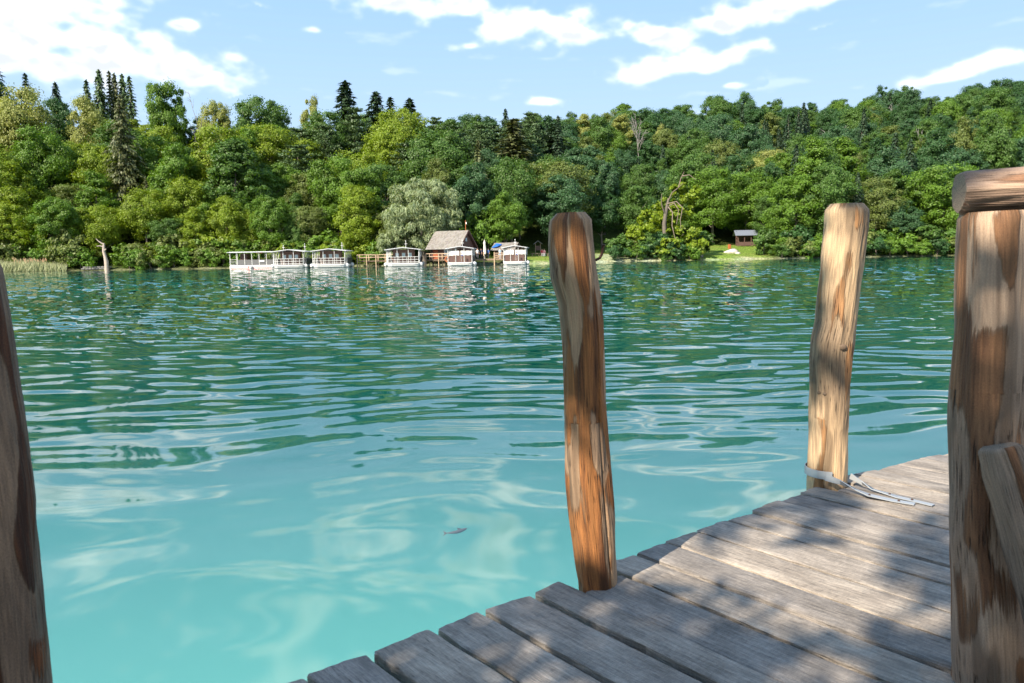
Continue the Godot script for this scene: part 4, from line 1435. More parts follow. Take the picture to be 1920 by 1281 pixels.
func build_special_trees() -> void:
	var r := RandomNumberGenerator.new()
	r.seed = 91
	# silvery willow beside the boathouse
	var p := spot(795, 127.5)
	var o := thing("willow_tree", p, 0, "big silvery willow beside the boathouse", "tree")
	part("trunk", trunk_shape(r, 9.0, 0.35, 8, 4.5), M.trunk, o)
	part("crown", willow_shape(r, 7.0, 0.6, 14.8, 130, 190), M.leaf["silvery green"], o)
	stood.append([p.x, p.z, 5.0])
	p = spot(742, 128.0)
	o = thing("willow_tree", p, 0, "smaller silvery willow bush at the left foot of the big willow", "tree")
	part("trunk", trunk_shape(r, 3.5, 0.2, 5, 2.0), M.trunk, o)
	part("crown", willow_shape(r, 3.4, 0.2, 6.6, 60, 110), M.leaf["silvery green"], o)
	stood.append([p.x, p.z, 2.6])
	# broken tree on the right shore: leafy skirts round a shattered, dead middle
	p = spot(1246, 139.5)
	o = thing("broken_tree", p, 0, "broken tree with dead hanging limbs amid yellow-green foliage", "tree")
	var t := Shape.new()
	t.tube([Vector3(0, -0.5, 0), Vector3(0.1, 3.0, 0.2), Vector3(-0.2, 6.0, 0.6), Vector3(0.1, 8.6, 1.0), Vector3(0.5, 10.6, 1.2)], [0.55, 0.45, 0.38, 0.32, 0.2], 9, false)
	part("trunk", t, M.trunk, o)
	var limbs := [
		[Vector3(0.4, 10.2, 1.3), Vector3(1.0, 11.6, 1.8), Vector3(2.0, 12.4, 2.4), Vector3(2.8, 13.2, 2.6)], [Vector3(2.0, 12.4, 2.4), Vector3(2.4, 14.0, 2.4), Vector3(3.0, 15.2, 2.3)], [Vector3(2.6, 14.4, 2.4), Vector3(3.9, 14.6, 2.6), Vector3(5.0, 13.7, 2.8)],
		[Vector3(0.2, 9.6, 1.4), Vector3(1.6, 9.9, 2.6), Vector3(2.6, 8.8, 3.0), Vector3(2.2, 6.6, 3.2), Vector3(2.3, 5.0, 3.3)], [Vector3(0.3, 9.0, 1.6), Vector3(0.9, 8.0, 2.6), Vector3(0.7, 5.6, 3.2), Vector3(1.1, 3.6, 3.5), Vector3(1.7, 2.6, 3.6)],
		[Vector3(0.5, 9.2, 1.6), Vector3(1.2, 9.6, 2.6), Vector3(1.9, 8.4, 3.1), Vector3(1.5, 5.8, 3.2)], [Vector3(-0.4, 8.2, 1.4), Vector3(-1.0, 9.6, 2.0), Vector3(-1.0, 11.4, 2.2)]]
	for l in limbs:
		var ls := Shape.new()
		var rr := []
		for i in l.size(): rr.append(lerpf(0.12, 0.04, float(i) / (l.size() - 1)))
		ls.tube(l, rr, 7, false)
		part("dead_limb", ls, M.limb, o)
	var c := Shape.new()
	for k in [[-3.9, 3.4, 1.0, 3.6, 2.9], [-2.6, 6.6, -0.6, 2.6, 2.2], [-6.3, 3.0, 0.4, 1.8, 2.0], [3.6, 4.2, 0.6, 3.3, 3.4], [3.2, 8.6, -0.4, 2.9, 2.4], [4.6, 11.4, 0.8, 2.0, 1.8], [0.0, 5.0, -2.2, 3.2, 3.4], [0.2, 8.6, -2.0, 2.6, 2.6], [0.4, 2.0, 2.6, 2.4, 1.6], [2.5, 12.2, 0.2, 1.6, 1.4], [5.2, 2.2, 1.6, 2.2, 2.2]]:
		var q := crown_shape(r, k[3], k[1] - k[4], k[1] + k[4], 24, 60, 0.3, 0.6)
		for i in q.v.size(): q.v[i] += Vector3(k[0], 0, k[2])
		var first := c.v.size()
		c.v.append_array(q.v); c.n.append_array(q.n); c.c.append_array(q.c); c.t.append_array(q.t)
		for i in q.ix: c.ix.append(i + first)
	part("crown", c, M.leaf["sunny yellow-green"], o)
	stood.append([p.x, p.z, 6.0])
	# pale snag at the water's edge on the left
	p = spot(199, 130.6)
	o = thing("dead_snag", p, 0, "pale barkless tree snag with two broken arms at the waterline", "tree stump")
	var sn := Shape.new()
	sn.tube([Vector3(0, -0.4, 0), Vector3(0.0, 0.6, 0.0), Vector3(0.08, 1.5, 0.1), Vector3(-0.12, 2.4, 0.0), Vector3(-0.28, 3.3, 0.05), Vector3(-0.22, 4.2, 0.0), Vector3(-0.12, 4.7, 0.0)], [0.42, 0.34, 0.36, 0.27, 0.24, 0.22, 0.12], 10)
	M.snag = paint(0.38, 0.31, 0.26, 0.9)
	part("trunk", sn, M.snag, o)
	for l in [[Vector3(-0.16, 4.5, 0), Vector3(-0.5, 4.7, 0.1), Vector3(-1.0, 5.1, 0.2), Vector3(-1.35, 5.5, 0.2)], [Vector3(-0.2, 4.0, 0), Vector3(-0.7, 4.25, 0.3), Vector3(-1.25, 4.2, 0.4)], [Vector3(-0.2, 3.4, 0), Vector3(0.2, 3.65, 0.2), Vector3(0.32, 3.75, 0.3)]]:
		var ls := Shape.new()
		var rr := []
		for i in l.size(): rr.append(lerpf(0.16, 0.05, float(i) / (l.size() - 1)))
		ls.tube(l, rr, 7)
		part("broken_arm", ls, M.snag, o)

func build_reeds() -> void:
	var r := RandomNumberGenerator.new()
	r.seed = 55
	var s := Shape.new()
	for i in 4200:
		var b := r.randf_range(-60.0, 122.0)
		var p := spot(b, 128.6 + r.randf() * 3.2)
		p.y = maxf(p.y, -0.1)
		var h := r.randf_range(1.0, 2.1) * (1.0 - 0.3 * smoothstep(60, 122, b))
		var lean := Vector3(r.randf_range(-0.35, 0.35), 1, r.randf_range(-0.25, 0.25)).normalized()
		var k := r.randf_range(0.75, 1.25)
		s.tint = Color(k, k, k)
		s.leaf(p + lean * h * 0.5, Vector3(r.randf_range(-1, 1), 0.3, r.randf_range(0.3, 1)).normalized(), lean, h * 0.55, 0.035)
	var m := leafy(0.27, 0.29, 0.13, 0.3)
	solo("reed_bed", s, m, "bed of pale green reeds along the left shore", "reeds", "", "stuff")
	var q := Shape.new()
	for i in 60:
		var p := spot(r.randf_range(20.0, 90.0), 129.6 + r.randf() * 2.0)
		var h := r.randf_range(1.3, 2.0)
		q.tint = Color.WHITE
		q.leaf(p + Vector3(r.randf_range(-0.1, 0.1), h, 0), Vector3(r.randf_range(-0.6, 0.6), 0.2, 1).normalized(), Vector3(r.randf_range(-0.4, 0.2), 1, 0), 0.3, 0.06)
	solo("reed_plumes", q, leafy(0.30, 0.18, 0.09, 0.3), "brown seed plumes above the left reed bed", "reeds", "", "stuff")

func build_shade_tree() -> void:
	# a tree on the bank behind the camera whose leaves dapple the landing
	var r := RandomNumberGenerator.new()
	r.seed = 13
	var o := thing("overhanging_tree", Vector3(-8.5, 0.3, 8.0), 0, "leafy tree on the bank whose boughs shade the boardwalk", "tree")
	var t := Shape.new()
	t.tube([Vector3(0, -0.4, 0), Vector3(0.3, 2.2, -0.6), Vector3(1.4, 3.8, -2.2), Vector3(3.4, 4.6, -4.6), Vector3(5.0, 4.7, -6.4)], [0.3, 0.25, 0.2, 0.12, 0.04], 10, false)
	part("trunk", t, M.trunk, o)
	var c := Shape.new()
	var mid := Vector3(0.55, 0.5, -2.35) + SUN * 7.0 - o.position
	var side := SUN.cross(Vector3.UP).normalized()
	var up := side.cross(SUN).normalized()
	# gaps in the boughs through which the sun reaches the deck: x, z on the deck and radius
	var gaps := [[0.40, -2.30, 0.10], [0.70, -2.02, 0.07], [0.93, -2.36, 0.11], [0.80, -2.0, 0.07], [1.55, -2.8, 0.14], [1.25, -2.62, 0.06], [1.05, -2.1, 0.05], [1.9, -3.3, 0.16], [0.66, -1.66, 0.05], [1.64, -3.3, 0.13], [1.97, -3.56, 0.15], [2.3, -3.9, 0.16], [2.15, -2.5, 0.2]]
	for i in 1900:
		var a := r.randf() * TAU
		var q := sqrt(r.randf())
		var flat := side * cos(a) * q * 3.1 + up * sin(a) * q * 2.3
		var lies := Vector3(0.55, 0.5, -2.35) + flat
		lies -= SUN * (lies.y - 0.5) / SUN.y
		var open := false
		for g in gaps:
			if Vector2(lies.x - g[0], (lies.z - g[1]) * 0.8).length() < g[2] + 0.1: open = true
		if lies.dot(ALONG) > 1.95 + 0.3 * r.randf(): continue
		if open: continue
		var cp := mid + flat + SUN * r.randf_range(-1.3, 1.3)
		for j in 15:
			var e := ball_dir(r)
			c.tint = leaf_tint(r, 1.0)
			c.leaf(cp + e * 0.15 * pow(r.randf(), 0.4), (ball_dir(r) + Vector3.UP * 0.8).normalized(), e, r.randf_range(0.05, 0.085), r.randf_range(0.03, 0.052))
	part("crown", c, M.leaf["mid green"], o)

# ---------------------------------------------------------------- boats, boathouse and what stands by them
func afloat(b: float, dist: float) -> Vector3:
	return Vector3(dist * (b - 957.5) / 1409.0, 0, -dist)

func gable_roof(w: float, front: float, back: float, eave: float, rise: float, thick: float) -> Shape:
	# shallow two-sided roof over x in +-w/2, z from front (towards us) to back
	var s := Shape.new()
	var a := [Vector3(-w / 2, eave, front), Vector3(0, eave + rise, front), Vector3(w / 2, eave, front)]
	var b := [Vector3(-w / 2, eave, back), Vector3(0, eave + rise, back), Vector3(w / 2, eave, back)]
	var t := Vector3(0, thick, 0)
	for i in 2:
		s.quad(a[i] + t, a[i + 1] + t, b[i + 1] + t, b[i] + t)
		s.quad(a[i + 1], a[i], b[i], b[i + 1])
		s.quad(a[i], a[i + 1], a[i + 1] + t, a[i] + t)
		s.quad(b[i + 1], b[i], b[i] + t, b[i + 1] + t)
	s.quad(b[0], a[0], a[0] + t, b[0] + t)
	s.quad(a[2], b[2], b[2] + t, a[2] + t)
	return s

func hull_shape(w: float, front: float, back: float, h: float) -> Shape:
	# flat-sided pontoon hull with rounded, raked ends
	var s := Shape.new()
	var pts := []
	for p in [[-0.5, 0.0], [-0.46, 0.35], [-0.34, 0.5], [0.34, 0.5], [0.46, 0.35], [0.5, 0.0]]:
		pts.append([p[0] * w, front + (p[1] - 0.5) * 0.9])
	for p in [[0.5, 0.0], [-0.5, 0.0]]:
		pts.append([p[0] * w, back])
	var n := pts.size()
	var prof := [[-0.25, 0.90], [0.02, 0.955], [0.10, 0.985], [h - 0.14, 1.0], [h - 0.13, 1.02], [h, 1.02]]
	var mid_z := (front + back) / 2
	for k in prof.size() - 1:
		for i in n:
			var j := (i + 1) % n
			var q := []
			for e in [[k, i], [k, j], [k + 1, j], [k + 1, i]]:
				var m: float = prof[e[0]][1]
				q.append(Vector3(pts[e[1]][0] * m, prof[e[0]][0], mid_z + (pts[e[1]][1] - mid_z) * m))
			s.quad(q[3], q[2], q[1], q[0])
	for i in range(1, n - 1):
		s.tri(Vector3(pts[0][0] * 1.02, h, pts[0][1]), Vector3(pts[i + 1][0] * 1.02, h, pts[i + 1][1]), Vector3(pts[i][0] * 1.02, h, pts[i][1]))
	return s

func fender(o: Node, at: Vector3, r := 0.24) -> void:
	var s := Shape.new()
	s.ball(at, Vector3(r, r * 1.1, r), 14, 10)
	part("fender", s, M.white, o)

func mast(o: Node, at: Vector3, h: float) -> void:
	var s := Shape.new()
	s.tube([at, at + Vector3(0, h, 0)], [0.035, 0.03], 6)
	s.bar(at + Vector3(-0.22, h * 0.62, 0), at + Vector3(0.22, h * 0.62, 0), 0.05)
	s.ball(at + Vector3(0, h + 0.03, 0), Vector3(0.06, 0.08, 0.06), 8, 6)
	part("mast", s, M.white, o)

func chairs_in(o: Node, w: float, z0: float, z1: float, y: float) -> void:
	# rows of seats under the roof
	var z := z0
	while z < z1:
		for x in [-w * 0.3, w * 0.3]:
			var s := Shape.new()
			s.box(Vector3(x, y + 0.42, z), Vector3(w * 0.3, 0.06, 0.42), 0.01)
			s.box(Vector3(x, y + 0.66, z + 0.22), Vector3(w * 0.3, 0.44, 0.05), 0.01)
			s.box(Vector3(x, y + 0.2, z), Vector3(0.08, 0.4, 0.3), 0.0)
			part("bench_seat", s, M.seat, o)
		z += 0.95

func tour_boat(b: float, dist: float, turn: float, w: float, len: float, style: int, label: String) -> Node3D:
	var o := thing("tour_boat", afloat(b, dist), turn, label, "boat", "electric tour boats moored at the far jetty")
	var f := len / 2          # bow is at +z, towards us
	var fl := 0.52            # floor
	var ev := 2.52            # eaves
	part("hull", hull_shape(w, f, -f, fl), M.white, o)
	var band := Shape.new()
	for q in [[Vector3(-w * 0.36, 0.2, f + 0.035), Vector3(w * 0.36, 0.2, f + 0.035)], [Vector3(w / 2 + 0.03, 0.2, f - 0.6), Vector3(w / 2 + 0.03, 0.2, -f + 0.2)], [Vector3(-w / 2 - 0.03, 0.2, f - 0.6), Vector3(-w / 2 - 0.03, 0.2, -f + 0.2)]]:
		band.bar(q[0], q[1], 0.05, 0.05)
	part("rubbing_strip", band, M.hull_grey, o)
	part("roof", gable_roof(w + 0.5, f - 0.15, -f + 0.1, ev, 0.34, 0.09), M.roof_white, o)
	# posts along both sides
	for x in [-w / 2 + 0.06, w / 2 - 0.06]:
		var z := f - 0.5
		while z > -f + 0.3:
			var s := Shape.new()
			s.box(Vector3(x, (fl + ev) / 2, z), Vector3(0.075, ev - fl + 0.02, 0.075), 0.012)
			part("post", s, M.white, o)
			z -= 1.35
	for x in [-w * 0.17, w * 0.17]:
		var s := Shape.new()
		s.box(Vector3(x, (fl + ev + 0.2) / 2, f - 0.5), Vector3(0.065, ev - fl + 0.2, 0.065), 0.01)
		part("post", s, M.white, o)
	if style == 0:
		# open bow with railing, brown cabin behind it, tarpaulin along the stern
		var cz := f - 2.2
		var c := Shape.new()
		c.box(Vector3(0, (fl + ev + 0.1) / 2, cz - 0.75), Vector3(w * 0.66, ev - fl + 0.1, 1.5), 0.02)
		var cab := part("cabin", c, M.cabin, o)
		for x in [-w * 0.2, 0.0, w * 0.2]:
			var win := Shape.new()
			win.box(Vector3(x, 1.78, cz + 0.012), Vector3(0.5, 0.6, 0.03), 0.0)
			part("window", win, M.glass, cab)
			var fr := Shape.new()
			fr.box(Vector3(x, 2.11, cz + 0.02), Vector3(0.6, 0.06, 0.05)); fr.box(Vector3(x, 1.45, cz + 0.02), Vector3(0.6, 0.06, 0.05))
			fr.box(Vector3(x - 0.28, 1.78, cz + 0.02), Vector3(0.06, 0.6, 0.05)); fr.box(Vector3(x + 0.28, 1.78, cz + 0.02), Vector3(0.06, 0.6, 0.05))
			part("window_frame", fr, M.cabin_trim, cab)
		for y in [fl + 0.18, fl + 0.55, fl + 0.95]:
			var rr := Shape.new()
			rr.bar(Vector3(-w / 2 + 0.1, y, f - 0.42), Vector3(w / 2 - 0.1, y, f - 0.42), 0.055)
			rr.bar(Vector3(w / 2 - 0.02, y, f - 0.5), Vector3(w / 2 - 0.02, y, cz - 0.8), 0.05)
			rr.bar(Vector3(-w / 2 + 0.02, y, f - 0.5), Vector3(-w / 2 + 0.02, y, cz - 0.8), 0.05)
			part("rail", rr, M.white, o)
		for i in 9:
			var x := lerpf(-w / 2 + 0.1, w / 2 - 0.1, i / 8.0)
			var s := Shape.new()
			s.bar(Vector3(x, fl, f - 0.455), Vector3(x, fl + 0.97, f - 0.455), 0.045)
			part("baluster", s, M.white, o)
		for x in [-w / 2 + 0.02, w / 2 - 0.02]:
			var tp := Shape.new()
			tp.box(Vector3(x, fl + 0.5, (cz - 0.9 - f) / 2), Vector3(0.03, 0.95, f + cz - 1.0), 0.0)
			part("tarpaulin", tp, M.tarp, o)
		chairs_in(o, w, -f + 0.8, cz - 2.0, fl)
		fender(o, Vector3(w / 2 + 0.2, 0.3, f - 0.8), 0.33)
		fender(o, Vector3(w / 2 + 0.2, 0.36, -f + 2.0), 0.33)
		fender(o, Vector3(-w / 2 - 0.1, 0.34, f - 0.3), 0.28)
	else:
		# closed bow: brown boards below, white panels above
		var c := Shape.new()
		c.box(Vector3(0, fl + 0.5, f - 0.62), Vector3(w - 0.5, 1.0, 0.08), 0.01)
		part("bow_panel", c, M.cabin, o)
		for x in [-w * 0.21, w * 0.21]:
			var p := Shape.new()
			p.box(Vector3(x, fl + 1.38, f - 0.62), Vector3(w * 0.36, 0.66, 0.06), 0.01)
			part("white_panel", p, M.panel, o)
		for x in [-w * 0.445, w * 0.445]:
			var p := Shape.new()
			p.box(Vector3(x, fl + 1.38, f - 0.62), Vector3(w * 0.07, 0.62, 0.05), 0.0)
			part("white_panel", p, M.panel, o)
		var g := Shape.new()
		for i in 5:
			var x := lerpf(-w * 0.47, w * 0.47, i / 4.0)
			g.box(Vector3(x, fl + 0.85, f - 0.56), Vector3(0.05, 1.75, 0.04))
		g.bar(Vector3(-w * 0.47, ev - 0.1, f - 0.57), Vector3(0, ev + 0.14, f - 0.57), 0.07)
		g.bar(Vector3(w * 0.47, ev - 0.1, f - 0.57), Vector3(0, ev + 0.14, f - 0.57), 0.07)
		part("bow_frame", g, M.cabin_trim, o)
		for x in [-w / 2 + 0.02, w / 2 - 0.02]:
			var tp := Shape.new()
			tp.box(Vector3(x, fl + 0.5, -0.6), Vector3(0.03, 0.95, len - 2.2), 0.0)
			part("tarpaulin", tp, M.tarp, o)
		chairs_in(o, w, -f + 0.8, f - 2.0, fl)
		fender(o, Vector3(w / 2 + 0.25, 0.3, f - 0.9), 0.3)
		fender(o, Vector3(w / 2 + 0.25, 0.3, f - 2.6), 0.26)
		var fp := Shape.new()
		fp.tube([Vector3(0.25, fl + 0.1, f + 0.12), Vector3(0.25, fl + 1.5, f + 0.3)], [0.018, 0.015], 6)
		var flag := part("flag_pole", fp, M.white, o)
		for i in 3:
			var cl := Shape.new()
			var y := fl + 1.32 - 0.13 * i
			cl.box(Vector3(0.38, y, f + 0.29), Vector3(0.26, 0.13, 0.02), 0.0, Basis(Vector3.FORWARD, 0.5))
			part("flag_stripe", cl, [M.flag_red, M.panel, M.flag_blue][i], flag)
	return o

func side_boat() -> void:
	# the first boat lies broadside on, half behind the next one
	var o := thing("tour_boat", afloat(491, 123.5), 0.03, "leftmost moored tour boat, broadside on with long flat roof", "boat", "electric tour boats moored at the far jetty")
	var L := 9.6
	var W := 3.2
	var h := Shape.new()
	h.box(Vector3(0, 0.15, 0), Vector3(L, 0.8, W), 0.1)
	part("hull", h, M.white, o)
	var st := Shape.new()
	st.box(Vector3(0, 0.1, W / 2 + 0.012), Vector3(L - 0.3, 0.09, 0.02))
	part("red_waterline", st, M.boat_red, o)
	for x in [-1.6, 2.6]:
		var q := Shape.new()
		q.box(Vector3(x, 0.3, W / 2 + 0.03), Vector3(0.34, 0.3, 0.05), 0.02)
		part("red_block", q, M.boat_red, o)
	var rf := Shape.new()
	rf.box(Vector3(0.1, 2.62, 0), Vector3(L + 0.7, 0.1, W + 0.5), 0.03)
	rf.box(Vector3(0.1, 2.70, 0), Vector3(L + 0.2, 0.06, W - 0.2), 0.02)
	part("roof", rf, M.roof_white, o)
	for z in [-W / 2 + 0.05, W / 2 - 0.05]:
		for i in 9:
			var s := Shape.new()
			s.box(Vector3(lerpf(-L / 2 + 0.15, L / 2 - 0.1, i / 8.0), 1.56, z), Vector3(0.075, 2.03, 0.075), 0.012)
			part("post", s, M.white, o)
		var t := Shape.new()
		t.box(Vector3(0.55, 1.0, z), Vector3(L - 1.4, 0.85, 0.025))
		part("tarpaulin", t, M.tarp_grey, o)
	for y in [0.75, 1.1, 1.45]:
		var s := Shape.new()
		s.bar(Vector3(-L / 2 + 0.1, y, W / 2 + 0.01), Vector3(-L / 2 + 1.2, y, W / 2 + 0.01), 0.05)
		s.bar(Vector3(-L / 2 + 0.08, y, W / 2), Vector3(-L / 2 + 0.08, y, -W / 2), 0.05)
		part("rail", s, M.white, o)
	var c := Shape.new()
	c.box(Vector3(-L / 2 + 2.1, 1.5, -0.1), Vector3(1.1, 1.9, W * 0.6), 0.02)
	part("cabin", c, M.cabin, o)
	for i in 6:
		var s := Shape.new()
		s.box(Vector3(-1.0 + i * 0.95, 1.0, 0), Vector3(0.45, 0.06, W * 0.7)); s.box(Vector3(-1.22 + i * 0.95, 1.25, 0), Vector3(0.05, 0.45, W * 0.7))
		part("bench_seat", s, M.seat, o)
	var vt := Shape.new()
	vt.box(Vector3(0.45, 1.17, W / 2 + 0.03), Vector3(0.8, 0.2, 0.03), 0.0)
	part("name_board", vt, M.panel, o)
	var ls := Shape.new()
	ls.box(Vector3(0.1, 2.5, W / 2 - 0.1), Vector3(1.1, 0.1, 0.12), 0.02)
	part("red_lifebelt_box", ls, M.boat_red, o)
	fender(o, Vector3(-1.3, 0.25, W / 2 + 0.2), 0.26)

func shingle_roof(o: Node, w: float, front: float, back: float, eave: float, ridge: float) -> void:
	# two slopes of overlapping wooden shingles; ridge along x
	var r := RandomNumberGenerator.new()
	r.seed = 6
	var mid := (front + back) / 2
	for side in 2:
		var z0 := front if side == 0 else back
		var s := Shape.new()
		var slope := Vector3(0, ridge - eave, mid - z0)
		var L := slope.length()
		var dir := slope / L
		var nrm := Vector3(0, absf(dir.z), -dir.y * signf(dir.z))
		if side == 1: nrm = Vector3(0, absf(dir.z), -dir.y * signf(dir.z))
		var rows := int(L / 0.3)
		for j in rows:
			var x := -w / 2
			while x < w / 2:
				var sw := minf(r.randf_range(0.16, 0.3), w / 2 - x + 0.001)
				var k := r.randf_range(0.72, 1.2)
				s.tint = Color(k, k * r.randf_range(0.94, 1.0), k * r.randf_range(0.88, 0.98))
				var at := Vector3(x + sw / 2, eave, z0) + dir * (j + 0.55) * L / rows + nrm * (0.05 + r.randf_range(-0.008, 0.012))
				var bx := Vector3.RIGHT
				var tilt := dir.rotated(bx, -0.07 * signf(dir.z) * -1.0)
				var bz := bx.cross(tilt)
				s.box(at, Vector3(sw * 0.95, L / rows * 1.35, 0.03), 0.0, Basis(bx, tilt, bz))
				x += sw
		var roof := part("shingle_slope", s, M.shingle, o)
		roof.set_meta("kind", "stuff")
		var under := Shape.new()
		under.box(Vector3(0, (eave + ridge) / 2, (z0 + mid) / 2), Vector3(w - 0.04, L - 0.05, 0.05), 0.0, Basis(Vector3.RIGHT, dir, Vector3.RIGHT.cross(dir)))
		part("roof_boarding", under, M.cabin, o)

func boathouse() -> void:
	var o := thing("boathouse", spotless(848, 122.0, 1.0), -0.50, "brown timber boathouse with steep shingled roof on the jetty", "building")
	var W := 5.6     # along the ridge
	var D := 4.8
	var ev := 1.9
	var rd := 4.45
	# board walls
	for i in 24:
		var x := lerpf(-W / 2 + 0.13, W / 2 - 0.13, i / 23.0)
		for z in [D / 2 - 0.35, -D / 2 + 0.35]:
			var s := Shape.new()
			s.box(Vector3(x, ev / 2 + 0.05, z), Vector3(W / 24 - 0.02, ev + 0.1, 0.05), 0.006)
			var p := part("wall_board", s, M.door if i < 6 and i > 1 and z > 0 else M.cabin, o)
	for i in 18:
		var z := lerpf(-D / 2 + 0.42, D / 2 - 0.42, i / 17.0)
		var top := lerpf(rd - 0.15, ev, absf(z) / (D / 2))
		for x in [W / 2 - 0.03, -W / 2 + 0.03]:
			var s := Shape.new()
			s.box(Vector3(x, top / 2, z), Vector3(0.05, top, (D - 0.84) / 17.0 - 0.02), 0.006)
			part("wall_board", s, M.cabin, o)
	for k in [[0.2, 1.15, 0.5, 0.85], [2.0, 1.2, 0.6, 0.7]]:
		var s := Shape.new()
		s.box(Vector3(k[0], k[1], D / 2 - 0.31), Vector3(k[2], k[3], 0.03))
		var win := part("window", s, M.glass, o)
		var fr := Shape.new()
		fr.box(Vector3(k[0], k[1] + k[3] / 2 + 0.03, D / 2 - 0.29), Vector3(k[2] + 0.12, 0.06, 0.06)); fr.box(Vector3(k[0], k[1] - k[3] / 2 - 0.03, D / 2 - 0.29), Vector3(k[2] + 0.12, 0.06, 0.06))
		fr.box(Vector3(k[0] - k[2] / 2 - 0.03, k[1], D / 2 - 0.29), Vector3(0.06, k[3], 0.06)); fr.box(Vector3(k[0] + k[2] / 2 + 0.03, k[1], D / 2 - 0.29), Vector3(0.06, k[3], 0.06))
		part("window_frame", fr, M.panel, win)
	var gw := Shape.new()
	gw.box(Vector3(W / 2 + 0.02, 3.05, 0.1), Vector3(0.04, 0.55, 0.42))
	part("window", gw, M.glass, o)
	var lamp := Shape.new()
	lamp.ball(Vector3(W / 2 + 0.12, 3.95, 0.1), Vector3(0.08, 0.2, 0.1), 8, 6)
	part("gable_lamp", lamp, M.panel, o)
	shingle_roof(o, W + 0.9, D / 2 + 0.45, -D / 2 - 0.45, ev - 0.35, rd)
	var vg := Shape.new()
	for z in [1.0, -1.0]:
		vg.bar(Vector3(W / 2 + 0.47, ev - 0.4, z * (D / 2 + 0.47)), Vector3(W / 2 + 0.47, rd + 0.06, 0), 0.06, 0.2)
	part("barge_board", vg, M.cabin, o)
	var fs := Shape.new()
	fs.box(Vector3(0, -0.08, 0), Vector3(W, 0.14, D - 0.5), 0.02)
	part("floor_slab", fs, M.jetty, o)
	for x in [-2.6, 0.0, 2.6]:
		for z in [-1.7, 1.7]:
			var s := Shape.new()
			s.tube([Vector3(x, -3.0, z), Vector3(x, -0.1, z)], [0.12, 0.12], 8)
			part("pile", s, M.jetty, o)
	var fp := Shape.new()
	fp.tube([Vector3(W / 2 - 0.1, rd, 0), Vector3(W / 2 - 0.1, rd + 1.7, 0)], [0.05, 0.04], 6)
	var pole := part("flag_pole", fp, M.rust, o)
	var pl := Shape.new()
	pl.box(Vector3(W / 2 + 0.06, rd + 1.2, 0.05), Vector3(0.14, 0.32, 0.12), 0.03)
	part("lamp_box", pl, M.panel, pole)

func spotless(b: float, dist: float, y: float) -> Vector3:
	return afloat(b, dist) + Vector3(0, y, 0)

func footbridge(from: Vector3, to: Vector3, label: String, y := 0.95) -> void:
	var d := to - from
	var L := d.length()
	var o := thing("footbridge", from, atan2(-d.z, d.x), label, "footbridge", "wooden jetty walkways by the boats")
	var n := int(L / 0.22)
	for i in n:
		var s := Shape.new()
		s.box(Vector3((i + 0.5) * L / n, y, 0), Vector3(L / n - 0.02, 0.05, 1.5), 0.008)
		part("plank", s, M.jetty, o)
	for z in [-0.55, 0.55]:
		var s := Shape.new()
		s.box(Vector3(L / 2, y - 0.12, z), Vector3(L, 0.16, 0.12))
		part("bearer", s, M.jetty, o)
	var m := int(L / 1.5)
	for i in m + 1:
		var x := L * i / m
		for z in [-0.72, 0.72]:
			var s := Shape.new()
			s.tube([Vector3(x, -3.0, z), Vector3(x, y + 0.95, z)], [0.085, 0.07], 8)
			part("post", s, M.jetty_pale, o)
	for z in [-0.74, 0.74]:
		for h in [0.5, 0.93]:
			var pts := []
			var rr := []
			for i in m + 1:
				pts.append(Vector3(L * i / m, y + h + 0.05 * sin(i * 2.3 + h * 7.0), z * 1.04)); rr.append(0.05)
			var s := Shape.new()
			s.tube(pts, rr, 7)
			part("handrail", s, M.jetty_pale, o)

func jetty_platform() -> void:
	var at := afloat(926, 121.5)
	var o := thing("jetty_platform", at, 0.02, "wooden jetty platform with rails between the two small boats", "jetty")
	var L := 7.4
	for i in 30:
		var s := Shape.new()
		s.box(Vector3(lerpf(-L / 2, L / 2, (i + 0.5) / 30.0), 0.9, 0), Vector3(L / 30 - 0.025, 0.06, 3.2), 0.008)
		part("plank", s, M.jetty_pale, o)
	for z in [-1.4, 0.0, 1.5]:
		var s := Shape.new()
		s.box(Vector3(0, 0.77, z), Vector3(L, 0.18, 0.14))
		part("bearer", s, M.jetty, o)
	for x in [-3.4, -1.6, 0.1, 1.9, 3.5]:
		for z in [-1.4, 1.62]:
			var s := Shape.new()
			s.tube([Vector3(x, -3, z), Vector3(x, 2.0 if z > 0 and x > -2.0 else 0.84, z)], [0.11, 0.09], 8)
			part("pile", s, M.jetty_pale, o)
	for y in [1.15, 1.45, 1.8]:
		var s := Shape.new()
		s.tube([Vector3(0.1, y, 1.6), Vector3(1.9, y + 0.04, 1.6), Vector3(3.6, y, 1.6)], [0.05, 0.05, 0.05], 7)
		part("handrail", s, M.jetty_pale, o)
	for x in [0.9, 2.6]:
		var s := Shape.new()
		s.bar(Vector3(x - 0.7, 1.0, 1.58), Vector3(x + 0.7, 1.75, 1.58), 0.07)
		part("brace", s, M.jetty_pale, o)

